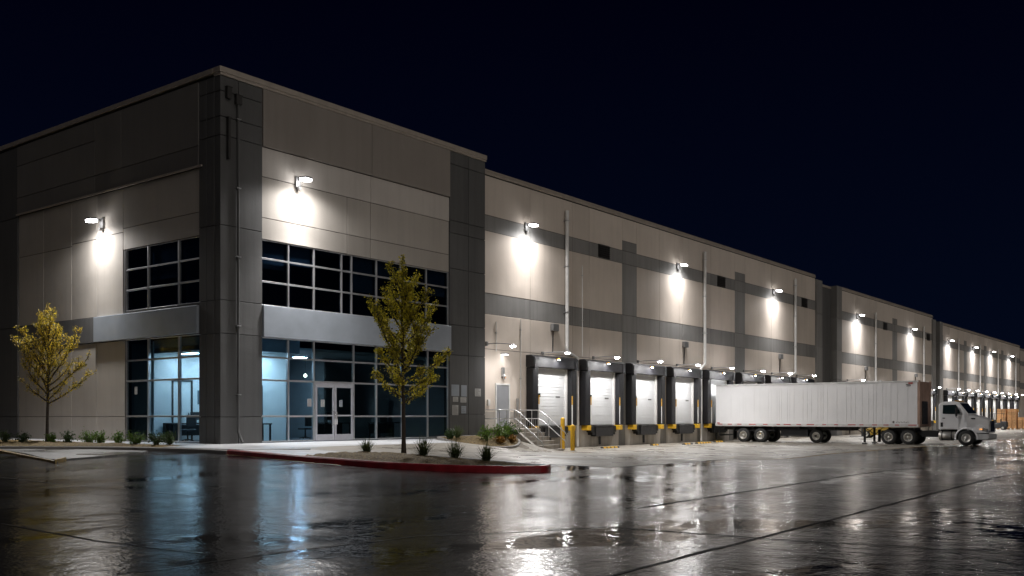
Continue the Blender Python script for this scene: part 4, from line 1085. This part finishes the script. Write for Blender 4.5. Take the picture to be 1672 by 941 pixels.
def bushy(x, y, z, rx, h, lab, seed, grp, mat='leaf_dark', n=520, s=0.07):
    rnd = random.Random(seed); t = thing('leafy_shrub', lab, 'shrub', (x, y, z), grp); st_ = MB(); b = MB()
    for i in range(16):
        a = rnd.uniform(0, 6.283); e = rnd.uniform(0.3, 1.5); L = h * rnd.uniform(0.65, 1.08)
        tip = Vector((x + math.cos(a) * math.cos(e) * rx * 1.15, y + math.sin(a) * math.cos(e) * rx * 1.15, z + 0.08 + L * math.sin(e) * 0.95))
        st_.tube([(x, y, z - 0.03), ((x + tip.x) / 2, (y + tip.y) / 2, (z + tip.z) / 2 + 0.05), tip], [0.012, 0.008, 0.003], 4, False)
        for k in range(n // 16):
            f = rnd.uniform(0.2, 1.05); p = Vector((x, y, z)).lerp(tip, f) + Vector((rnd.gauss(0, .05), rnd.gauss(0, .05), rnd.gauss(0.02, .045)))
            if p.z < z: p.z = z + 0.02
            leaf_quad(b, p, Vector((rnd.gauss(0, 1), rnd.gauss(0, 1), rnd.gauss(0.7, .8))), s * rnd.uniform(0.6, 1.2), rnd)
    b.build('foliage', M[mat], t); st_.build('stem', M['bark'], t)
for i, (x, y, h, lab) in enumerate([(-2.75, -10.7, 0.42, 'spiky grey-green shrub left of the island tree'), (-3.08, -13.2, 0.56, 'largest spiky shrub, just right of the island tree'),
                                    (-3.42, -14.6, 0.50, 'spiky shrub second from the island nose'), (-3.85, -15.95, 0.46, 'spiky shrub nearest the island nose')]):
    spiky(x, y, T(x, y) + 0.16, h, lab, 20 + i, 'spiky shrubs on the kerbed island')
west = [(-4.24, 7.9, 0.28, 0.42, 'leaf_dark', 'dark shrub at the far left end of the west bed'), (-3.9, 7.1, 0.26, 0.36, 'leaf_dark', 'small dark shrub just left of the west tree'),
        (-3.1, 5.3, 0.3, 0.45, 'leaf_dark', 'dark rounded shrub first right of the west tree'), (-2.75, 4.35, 0.42, 0.50, 'leaf_green', 'wide bright green shrub right of the west tree'),
        (-2.55, 3.85, 0.26, 0.42, 'leaf_green', 'small bright green shrub beside the wide green one'), (-2.5, 2.75, 0.28, 0.38, 'leaf_green', 'small fresh green shrub in the middle of the west bed'),
        (-2.75, 1.15, 0.34, 0.50, 'leaf_green', 'bushy green shrub under the left edge of the lit window'), (-2.75, -0.2, 0.33, 0.46, 'leaf_dark', 'dark shrub under the lit west window'),
        (-2.2, -0.15, 0.28, 0.42, 'leaf_dark', 'dark shrub nearest the office corner'), (-3.3, 6.1, 0.2, 0.28, 'leaf_green', 'tiny green shrub against the trunk of the west tree')]
for i, (x, y, r_, h, mt, lab) in enumerate(west): bushy(x, y, 0.76, r_, h, lab, 40 + i, 'shrubs in the west bed', mt)
plant = [(10.9, -1.75, 0.28, 0.30, 'leaf_dark', 'low dark shrub at the left tip of the planter'), (13.0, -2.2, 0.42, 0.62, 'leaf_green', 'green shrub left of centre in the planter'),
         (14.0, -2.1, 0.5, 0.75, 'leaf_green', 'tall green shrub in the centre of the planter'), (14.9, -1.8, 0.5, 0.78, 'leaf_green', 'tall green shrub right of centre in the planter'),
         (15.5, -1.7, 0.45, 0.66, 'leaf_dark', 'dark green shrub against the side of the steps'), (13.6, -2.55, 0.2, 0.2, 'leaf_rust', 'low rusty ground plant at the planter front'), (14.8, -2.35, 0.18, 0.18, 'leaf_rust', 'small rusty ground plant near the planter kerb by the steps')]
for i, (x, y, r_, h, mt, lab) in enumerate(plant): bushy(x, y, TC(x, y) + 0.13, r_, h, lab, 60 + i, 'shrubs in the planter', mt, 560, 0.09)
spiky(11.6, -1.6, TC(11.6, -1.6) + 0.13, 0.66, 'upright spiky shrub at the left of the planter', 70, 'shrubs in the planter')

def tree(name, base, H, branches, leafmat_, lab, seed, nleaf, ls, grp):
    """branches: (start height, azimuth, length, elevation deg)"""
    rnd = random.Random(seed); t = thing(name, lab, 'tree', base, grp)
    tr = MB(); cr = MB(); B = Vector(base)
    pts = []; rs = []
    for i in range(13):
        f = i / 12; pts.append(B + Vector((0.03 * math.sin(f * 5 + seed), 0.03 * math.cos(f * 4 + seed), -0.05 + f * H))); rs.append(0.058 * (1 - f) ** 0.8 + 0.006)
    rs[0] = 0.085; tr.tube(pts, rs, 10)
    def trunk_at(z):
        f = max(0, min(0.999, (z + 0.05) / H)) * 12; i = int(f); return pts[i].lerp(pts[i + 1], f - i)
    segs = []
    def twig(p, d, L, r, depth):
        P = [p]; q = p.copy(); dd = d.copy(); n = 5
        for i in range(n):
            dd = (dd + Vector((rnd.gauss(0, .07), rnd.gauss(0, .07), 0.10 + rnd.gauss(0, .05)))).normalized()
            q = q + dd * L / n; P.append(q.copy())
        tr.tube(P, [r * (1 - 0.85 * i / n) + 0.0025 for i in range(n + 1)], 5, False)
        for i in range(n):
            if depth > 0 and i == 0: continue
            segs.append((P[i], P[i + 1], depth))
        if depth < 2:
            m = int(L / (0.16 if depth == 0 else 0.14))
            for k in range(m):
                f = rnd.uniform(0.25, 0.95) * n; i = min(n - 1, int(f)); s = P[i].lerp(P[i + 1], f - i)
                ax = dd.orthogonal(); ax = Quaternion(dd, rnd.uniform(0, 6.28)) @ ax
                nd = (dd * 0.75 + ax.normalized() * 0.65 + Vector((0, 0, 0.15))).normalized()
                twig(s, nd, L * (1 - f / n * 0.55) * rnd.uniform(0.18, 0.36), r * 0.45, depth + 1)
    for (h, az, L, el) in branches:
        a = R(az); e = R(el); d = Vector((math.cos(a) * math.cos(e), math.sin(a) * math.cos(e), math.sin(e)))
        twig(trunk_at(h), d, L, 0.011 + 0.012 * L, 0)
    segs += [(pts[i], pts[i + 1], 1) for i in range(8, 12)] * 2
    tot = sum((b - a).length * (1.0 if dp else 0.8) for a, b, dp in segs)
    for a, b, dp in segs:
        n = (b - a).length * (1.0 if dp else 0.8) / tot * nleaf
        k = int(n) + (1 if rnd.random() < n - int(n) else 0)
        for _ in range(k):
            p = a.lerp(b, rnd.random()) + Vector((rnd.gauss(0, .045), rnd.gauss(0, .045), rnd.gauss(-0.01, .045)))
            leaf_quad(cr, p, Vector((rnd.gauss(0, 1), rnd.gauss(0, 1), rnd.gauss(0.3, .9))), ls * rnd.uniform(0.55, 1.2), rnd)
    tr.build('trunk', M['bark'], t); cr.build('crown', M[leafmat_], t)
def branch_set(seed, z0, z1, n, wid, el0, el1):
    rnd = random.Random(seed); out = []
    for i in range(n):
        f = (i + rnd.uniform(-.3, .3)) / n; f = max(0, min(1, f)); h = z0 + (z1 - z0) * f
        out.append((h, (i * 137.5 + rnd.uniform(-25, 25)) % 360, wid(f) * rnd.uniform(0.72, 1.25), el0 + (el1 - el0) * f + rnd.uniform(-9, 9)))
    return out
tree('young_tree', (-2.54, -11.9, T(-2.54, -11.9) + 0.14), 5.55, branch_set(11, 1.45, 5.0, 30, lambda f: 1.72 * (1 - f) ** 0.62 * (0.62 + 0.38 * sm(f, 0, 0.25)) + 0.22, 22, 58), 'leaf_yellow',
     'slender yellow-green tree standing in the kerbed island', 2, 14500, 0.066, 'young trees')
tree('young_tree', (-2.84, 7.3, 0.74), 5.55, branch_set(7, 1.55, 4.7, 36, lambda f: 2.0 * (1 - f) ** 0.5 * (0.8 + 0.2 * sm(f, 0, 0.3)) + 0.25, 30, 66), 'leaf_gold',
     'golden-leaved tree in the bed along the dim west wall', 5, 13000, 0.062, 'young trees')

# ------------------------------------------------------------------ semi-trailer
XS, XE = 41.6, 44.2
tl = thing('semi_trailer', 'long white box trailer backed into a loading dock', 'trailer', (42.9, -7, 0))
b = MB(); b.box(XS, XE, -13.8, 0.02, 1.22, 4.02); b.build('body', M['trailer'], tl, 0.03, 2)
rnd = random.Random(3)
for xx in (XS - 0.009, XE + 0.001):                               # riveted side posts, one ribbed skin per side
    b = MB(); y = -0.35
    while y > -13.6:
        w = 0.009 if rnd.random() < 0.75 else 0.018
        b.box(xx - 0.001, xx + 0.010, y - w, y + w, 1.30, 3.93)
        y -= rnd.choice([0.16, 0.2, 0.3, 0.3, 0.42, 0.62])
    b.build('side_rib', M['trailer'], tl)
b = MB()
for xx in (XS - 0.025, XE - 0.01):
    b.box(xx, xx + 0.035, -13.8, 0.04, 1.12, 1.29); b.box(xx, xx + 0.035, -13.8, 0.04, 3.94, 4.05)
b.box(XS + 0.02, XE - 0.02, -13.75, 0.0, 1.1, 1.2); b.build('side_rail', M['trailer_rail'], tl, 0.006, 1)
b = MB(); y = -0.2
while y > -13.6:
    L_ = rnd.choice([0.25, 0.32, 0.5]); b.box(XS - 0.031, XS - 0.026, y - L_, y, 1.22, 1.27); y -= L_ + rnd.choice([0.25, 0.4, 0.55, 0.65])
b.build('reflective_tape', M['red_tape'], tl)
b = MB(); b.box(XS + 0.03, XE - 0.03, -13.87, -13.80, 1.15, 4.0); fb = b.build('front_bulkhead', M['trailer_front'], tl, 0.02, 2)
b = MB(); b.box(XS + 0.5, XS + 1.7, -13.93, -13.875, 1.3, 2.75); b.build('equipment_panel', M['leveler'], fb, 0.02, 1)
for zz in (1.14, 4.0):
    pass
for xx in (XS - 0.02, XE - 0.03):
    b = MB(); b.box(xx, xx + 0.05, -13.90, -13.74, 1.12, 4.06); b.build('corner_post', M['trailer_front'], tl, 0.01, 1)
b = MB(); b.box(XS - 0.035, XS - 0.012, -13.45, -13.2, 3.86, 3.93); b.box(XS - 0.035, XS - 0.012, -0.3, -0.1, 1.3, 1.36); b.build('marker_light', M['red_tape'], tl)
b = MB()                                                          # faded maker's mark, top corner, and small lettering strokes low down
for (dy, dz, w, h) in [(0, 0, .22, .05), (.06, .05, .16, .03), (.02, -.05, .26, .025), (.2, .02, .1, .08)]:
    b.box(XS - 0.012, XS - 0.0095, -13.05 + dy - 0.3, -13.05 + dy + w - 0.3, 3.74 + dz, 3.74 + dz + h)
b.build('emblem', M['ink'], tl)
b = MB(); rr = random.Random(9); y = -12.35
b.box(XS - 0.012, XS - 0.0095, y, y + 0.12, 1.36, 1.50); y -= 0.08
for k in range(8):
    w = rr.uniform(0.05, 0.085); b.box(XS - 0.012, XS - 0.0095, y - w, y - w + 0.02, 1.38, 1.46); b.box(XS - 0.012, XS - 0.0095, y - w + 0.022, y, 1.44 if k % 2 else 1.38, 1.46 if k % 2 else 1.40); y -= w + 0.035
b.build('lettering', M['ink'], tl)
b = MB()
b.box(XS + 0.75, XS + 0.9, -9.5, -0.3, 0.85, 1.12); b.box(XE - 0.9, XE - 0.75, -9.5, -0.3, 0.85, 1.12)
b.box(XS + 0.3, XE - 0.3, -4.3, -1.2, 0.78, 0.86)
for y in (-1.3, -2.7, -4.2, -6.0, -7.1, -8.4, -9.4): b.box(XS + 0.2, XE - 0.2, y - 0.05, y + 0.05, 0.95, 1.1)
for y in (-2.05, -3.32, -7.1): b.tube([(XS + 0.3, y, 0.48), (XE - 0.3, y, 0.48)], 0.07, 10)
b.box(XS + 0.55, XE - 0.55, -6.5, -4.6, 0.45, 0.9)
b.build('underframe', M['chassis'], tl)
b = MB()
b.box(XS + 0.1, XS + 0.16, -0.25, -0.2, 0.45, 1.1); b.box(XE - 0.16, XE - 0.1, -0.25, -0.2, 0.45, 1.1); b.box(XS + 0.05, XE - 0.05, -0.27, -0.18, 0.42, 0.52); b.build('rear_guard', M['chassis'], tl)
for s in (XS + 0.05, XE - 0.65):
    b = MB(); b.box(s, s + 0.6, -1.32, -1.30, 0.2, 0.95); b.build('mud_flap', M['rubber'], tl)
for s in (XS + 0.3, XE - 0.3):
    b = MB(); b.box(s - 0.06, s + 0.06, -10.45, -10.33, 0.10, 1.12); b.box(s - 0.14, s + 0.14, -10.52, -10.26, 0.0, 0.07); b.tube([(s, -10.39, 0.6), (s, -9.7, 1.1)], 0.03, 6); b.tube([(s, -10.39, 0.55), (s, -11.0, 1.1)], 0.025, 6)
    b.build('landing_leg', M['chassis'], tl)
def wheel(parent, x, y, r, w, side, deep=0.10, z=None, name='wheel', lugs=8):
    """outer face towards -x when side=-1"""
    z = r if z is None else z
    b = MB(); ri = r * 0.57
    b.lathe([(ri, -w * 0.5), (r * 0.86, -w * 0.52), (r * 0.97, -w * 0.42), (r, -w * 0.25), (r, w * 0.25), (r * 0.97, w * 0.42), (r * 0.86, w * 0.52), (ri, w * 0.5)], (x, y, z), 'x', 36)
    o = b.build(name, M['tyre'], parent)
    b = MB(); s = side; f = s * w * 0.5
    b.lathe([(ri * 1.02, f), (ri * 0.98, f + s * 0.012), (ri * 0.90, f), (ri * 0.84, f - s * deep * 0.8), (ri * 0.55, f - s * deep), (ri * 0.42, f - s * deep * 0.7), (ri * 0.30, f - s * deep * 0.2), (ri * 0.22, f + s * 0.01), (0.002, f + s * 0.012)], (x, y, z), 'x', 28)
    for k in range(lugs):
        a = 2 * math.pi * k / lugs; cy_, cz_ = y + ri * 0.52 * math.cos(a), z + ri * 0.52 * math.sin(a)
        x0 = x + f - s * deep; b.tube([(x0, cy_, cz_), (x0 + s * 0.05, cy_, cz_)], 0.018, 6)
    b.build('rim', M['rim'], o)
    return o
wheel(tl, XS + 0.60, -7.1, 0.47, 0.28, -1, 0.16); wheel(tl, XE - 0.60, -7.1, 0.47, 0.28, 1, 0.12)
for y in (-2.05, -3.32):
    wheel(tl, XS + 0.18, y, 0.49, 0.28, -1, 0.19); wheel(tl, XS + 0.52, y, 0.49, 0.28, -1)
    wheel(tl, XE - 0.18, y, 0.49, 0.28, 1); wheel(tl, XE - 0.52, y, 0.49, 0.28, 1)

# ------------------------------------------------------------------ tractor (day cab)
tk = thing('semi_truck', 'white day cab truck coupled to the front of the trailer', 'truck', (42.9, -15, 0))
TX0, TX1 = 41.65, 44.15; TC_ = 42.9
b = MB()
for xx in (42.35, 43.25): b.box(xx, xx + 0.2, -17.5, -11.3, 0.62, 0.88)
b.box(42.2, 43.6, -13.4, -11.8, 0.86, 1.06)                      # fifth wheel
b.box(41.95, 43.85, -14.9, -13.9, 0.5, 0.9)
for y in (-11.95, -13.15, -16.55): b.tube([(41.8, y, 0.47), (44.0, y, 0.47)], 0.08, 10)
b.box(42.1, 43.7, -16.9, -15.0, 0.45, 1.05)
b.build('chassis', M['chassis'], tk)
def half(y, z):                                                   # half width of cab and hood
    if y > -16.2: return 1.18
    t = min(1, (-16.2 - y) / 1.5); return 1.18 - 0.30 * t
cabp = [(-14.95, 0.98), (-14.93, 2.50), (-15.02, 2.65), (-15.25, 2.71), (-15.9, 2.72), (-16.12, 2.66), (-16.68, 1.93), (-16.62, 0.98)]
def cab_half(y, z): return 1.18 - 0.10 * sm(z, 1.9, 2.75)
b = MB(); b.prism_x(cabp, 0, 0, lambda y, z: TC_ - cab_half(y, z), lambda y, z: TC_ + cab_half(y, z)); b.build('cab', M['cab'], tk, 0.06, 3)
# hood in slices
b = MB(); b.sm = True
sl = [(-16.60, 1.18, 1.95), (-16.9, 1.06, 1.88), (-17.25, 0.92, 1.79), (-17.5, 0.80, 1.70), (-17.66, 0.70, 1.60), (-17.70, 0.62, 1.50)]
ring = []
for (y, hw, top) in sl:
    bot = 0.95
    ring.append([(TC_ - hw, y, bot), (TC_ - hw, y, top - 0.32), (TC_ - hw * 0.93, y, top - 0.12), (TC_ - hw * 0.74, y, top - 0.02), (TC_, y, top), (TC_ + hw * 0.74, y, top - 0.02), (TC_ + hw * 0.93, y, top - 0.12), (TC_ + hw, y, top - 0.32), (TC_ + hw, y, bot)])
vs_ = [p for r_ in ring for p in r_]; fs_ = []
for i in range(len(ring) - 1):
    for k in range(8):
        a = i * 9 + k; fs_.append((a, a + 1, a + 10, a + 9))
fs_.append(tuple((len(ring) - 1) * 9 + k for k in range(9))); b.add(vs_, fs_); hood = b.build('hood', M['cab'], tk)
b = MB(); b.box(TC_ - 0.48, TC_ + 0.48, -17.80, -17.69, 0.85, 1.52); gr = b.build('grille', M['chrome'], tk, 0.03, 2)
b = MB()
for k in range(9): b.box(TC_ - 0.42, TC_ + 0.42, -17.815, -17.802, 0.92 + 0.06 * k, 0.945 + 0.06 * k)
b.build('grille_bars', M['chassis'], gr)
# fenders: arch band over each front wheel
for s in (-1, 1):
    xo = TC_ + s * 1.22; xi = TC_ + s * 0.62
    b = MB(); n = 14; R0, R1 = 0.56, 0.66; vs_ = []; fs_ = []
    for i in range(n + 1):
        a = R(-12 + 200 * i / n)
        for rr_, xx in ((R0, xo), (R1, xo - s * 0.03), (R1 + 0.02, xi), (R0, xi)):
            vs_.append((xx, -16.55 + rr_ * math.cos(a) * 1.02, 0.47 + rr_ * math.sin(a)))
    for i in range(n):
        for k in range(4):
            a = i * 4 + k; c = i * 4 + (k + 1) % 4; fs_.append((a, c, c + 4, a + 4))
    b.sm = True; b.add(vs_, fs_); b.sm = False
    # front quarter in front of the wheel up to the headlamp
    b.prism_x([(-17.12, 0.78), (-17.72, 0.78), (-17.70, 1.02), (-17.5, 1.22), (-17.1, 1.30), (-16.95, 1.05)], min(xo - s * 0.04, xi), max(xo - s * 0.04, xi))
    b.build('fender', M['cab'], tk, 0.03, 2)
    b = MB(); b.prism_x([(-17.42, 0.92), (-17.73, 0.86), (-17.72, 1.03), (-17.5, 1.10), (-17.42, 1.08)], min(xo - s * 0.02, xo - s * 0.2), max(xo - s * 0.02, xo - s * 0.2)); b.build('headlight', M['chrome'], tk, 0.02, 2)
    b = MB(); b.box(min(xo - s * 0.015, xo - s * 0.1), max(xo - s * 0.015, xo - s * 0.1), -17.46, -17.30, 0.98, 1.05); b.build('turn_signal', M['amber_on'], tk)
    # mirror
    b = MB(); b.box(TC_ + s * 1.38 - 0.10, TC_ + s * 1.38 + 0.10, -16.08, -15.98, 1.78, 2.32); mr = b.build('mirror', M['chassis'], tk, 0.03, 2)
    b = MB(); b.tube([(TC_ + s * 1.15, -16.05, 2.36), (TC_ + s * 1.38, -16.03, 2.36), (TC_ + s * 1.38, -16.03, 1.72), (TC_ + s * 1.17, -16.05, 1.70)], 0.015, 6); b.build('arm', M['chassis'], mr)
    # door seams, window, handle
    d_ = MB(); xx = TC_ + s * 1.181
    d_.box(min(xx, xx + s * 0.012), max(xx, xx + s * 0.012), -16.12, -15.12, 1.03, 1.90); dr = d_.build('door', M['cab'], tk, 0.008, 1)
    w_ = MB(); x0 = TC_ + s * 1.10; x1 = TC_ + s * 1.187
    w_.prism_x([(-15.2, 1.96), (-15.2, 2.50), (-15.95, 2.52), (-16.22, 2.02), (-16.2, 1.96)], 0, 0, lambda y, z: TC_ + s * (cab_half(y, z) - 0.06), lambda y, z: TC_ + s * (cab_half(y, z) + 0.006)); w_.build('side_window', M['cab_glass'], tk)
    h_ = MB(); h_.box(min(xx, xx + s * 0.04), max(xx, xx + s * 0.04), -15.34, -15.2, 1.66, 1.71); h_.build('handle', M['chassis'], dr)
    h_ = MB(); h_.box(min(xx, xx + s * 0.02), max(xx, xx + s * 0.02), -15.22, -15.08, 1.15, 1.42); h_.build('vent', M['chassis'], tk)
    h_ = MB(); h_.box(min(xx - s * 0.2, xx - s * 0.11), max(xx - s * 0.2, xx - s * 0.095), -17.02, -16.75, 1.62, 1.70); h_.build('hood_vent', M['chassis'], tk)
    # fuel tank with straps and step
    b = MB(); b.lathe([(0.004, -0.47), (0.26, -0.47), (0.28, -0.44), (0.28, 0.44), (0.26, 0.47), (0.004, 0.47)], (TC_ + s * 0.92, -15.42, 0.60), 'y', 22); ft = b.build('fuel_tank', M['rim'], tk)
    b = MB()
    for yy in (-15.15, -15.7): b.lathe([(0.285, -0.03), (0.29, 0.03)], (TC_ + s * 0.92, yy, 0.60), 'y', 22)
    b.box(TC_ + s * 1.1 - 0.1, TC_ + s * 1.1 + 0.1, -15.8, -15.05, 0.30, 0.34); b.build('strap', M['chassis'], ft)
    b = MB(); b.box(TC_ + s * 0.95 - 0.28, TC_ + s * 0.95 + 0.28, -11.32, -11.30, 0.15, 0.95); b.build('mud_flap', M['rubber'], tk)
# windshield follows the sloped front face
b = MB(); n_ = Vector((0, -0.73, 0.56)).normalized()
def wsp(u, t):
    y = -16.17 + (-16.64 + 16.17) * t; z = 2.60 + (1.98 - 2.60) * t; hw = (cab_half(y, z) - 0.10) * u
    return Vector((TC_ + hw, y, z)) + n_ * 0.012
b.add([wsp(-1, 0), wsp(1, 0), wsp(1, 1), wsp(-1, 1)] + [wsp(-1, 0) - n_ * .03, wsp(1, 0) - n_ * .03, wsp(1, 1) - n_ * .03, wsp(-1, 1) - n_ * .03], [(0, 3, 2, 1), (0, 1, 5, 4), (1, 2, 6, 5), (2, 3, 7, 6), (3, 0, 4, 7)]); b.build('windshield', M['cab_glass'], tk)
b = MB(); b.prism_x([(-17.12, 0.36), (-17.74, 0.36), (-17.82, 0.46), (-17.80, 0.72), (-17.15, 0.76)], TC_ - 1.16, TC_ + 1.16); b.build('bumper', M['trailer_rail'], tk, 0.05, 3)
b = MB()
for k in range(5): b.box(TC_ - 0.9 + 0.42 * k, TC_ - 0.82 + 0.42 * k, -15.98, -15.84, 2.722, 2.78)
b.build('roof_marker', M['orange'], tk)
for y in (-11.95, -13.15):
    wheel(tk, TX0 + 0.16, y, 0.48, 0.27, -1, 0.19); wheel(tk, TX0 + 0.48, y, 0.48, 0.27, -1, 0.12)
    wheel(tk, TX1 - 0.16, y, 0.48, 0.27, 1, 0.12); wheel(tk, TX1 - 0.48, y, 0.48, 0.27, 1, 0.12)
wheel(tk, TX0 + 0.16, -16.55, 0.47, 0.28, -1, 0.02); wheel(tk, TX1 - 0.16, -16.55, 0.47, 0.28, 1, 0.02)

# ------------------------------------------------------------------ yard things: forklifts, pallets, boxes
def forklift(x, y, lab, body, ang):
    t = thing('forklift', lab, 'forklift', (x, y, 0)); 
    b = MB(); b.prism_x([(y - 1.0, 0.25), (y + 0.9, 0.25), (y + 0.9, 0.75), (y + 0.3, 0.85), (y - 0.3, 0.85), (y - 0.5, 1.15), (y - 1.1, 1.1), (y - 1.15, 0.5)], x - 0.55, x + 0.55); b.build('body', body, t, 0.05, 2)
    b = MB()
    for sx in (-0.48, 0.48):
        b.tube([(x + sx, y - 0.85, 1.1), (x + sx, y - 0.75, 2.15), (x + sx, y + 0.45, 2.15), (x + sx, y + 0.7, 0.8)], 0.035, 6)
    for k in range(5): b.box(x - 0.48, x + 0.48, y - 0.65 + 0.25 * k, y - 0.6 + 0.25 * k, 2.14, 2.17)
    b.build('overhead_guard', M['chassis'], t)
    b = MB()
    for sx in (-0.3, 0.3): b.box(x + sx - 0.05, x + sx + 0.05, y + 0.98, y + 1.12, 0.1, 2.2)
    for z in (0.5, 1.2, 2.1): b.box(x - 0.3, x + 0.3, y + 1.0, y + 1.08, z, z + 0.1)
    for sx in (-0.25, 0.25): b.box(x + sx - 0.06, x + sx + 0.06, y + 1.13, y + 2.1, 0.1, 0.15)
    b.build('mast', M['leveler'], t)
    b = MB(); b.box(x - 0.24, x + 0.24, y - 0.35, y + 0.1, 0.85, 0.98); b.box(x - 0.24, x + 0.24, y - 0.42, y - 0.33, 0.95, 1.45); b.build('seat', M['rubber'], t, 0.03, 2)
    for sx in (-1, 1):
        for (yy, r_) in ((y + 0.65, 0.32), (y - 0.7, 0.27)):
            wheel(t, x + sx * 0.5, yy, r_, 0.22, sx, 0.03, lugs=5)
forklift(60.0, -5.6, 'yellow forklift half hidden behind the landing legs of the trailer', M['lift_yellow'], 0)
forklift(118.0, -3.6, 'dark forklift beside the stacked brown boxes', M['leveler'], 0)
def pallet(x, y, lab):
    t = thing('pallet', lab, 'pallet', (x, y, 0.006), 'wooden pallets')
    b = MB()
    for k in range(6): b.box(x - 0.6 + 0.22 * k, x - 0.5 + 0.22 * k, y - 0.6, y + 0.6, 0.13, 0.15)
    b.build('deck', M['wood'], t)
    b = MB()
    for k in range(3): b.box(x - 0.6, x + 0.6, y - 0.6 + 0.53 * k, y - 0.46 + 0.53 * k, 0.006, 0.128)
    b.build('stringer', M['wood'], t)
rnd = random.Random(17)
tape = plain('packing_tape', (0.62, 0.45, 0.28), 0.4)
def boxes(x, y, nx, ny, nz, s, h, lab, grp):
    for k in range(nz):
        for i in range(nx):
            for j in range(ny):
                cx_ = x + (i - (nx - 1) / 2) * s; cy_ = y + (j - (ny - 1) / 2) * s; z = 0.151 + k * h; e = s / 2 - rnd.uniform(0.014, 0.035)
                if 0 < i < nx - 1 and 0 < j < ny - 1 and k < nz - 1: continue
                o = MB().box(cx_ - e, cx_ + e, cy_ - e, cy_ + e, z, z + h - 0.004).build('cardboard_box', M['card']); tag(o, lab, 'box', grp)
                tp = MB(); tp.box(cx_ - e - 0.003, cx_ + e + 0.003, cy_ - 0.04, cy_ + 0.04, z + h * 0.45, z + h * 0.55); tp.build('tape', tape, o)
for (x, y, nz, lab) in [(124.5, -4.2, 7, 'left'), (124.5, -2.9, 7, 'middle'), (124.5, -5.5, 4, 'right')]:
    pallet(x, y, f'wooden pallet under the {lab} stack of brown boxes')
    boxes(x, y, 2, 2, nz, 0.58, 0.38, f'brown cardboard box in the {lab} far stack by the docks', f'boxes in the {lab} far stack')
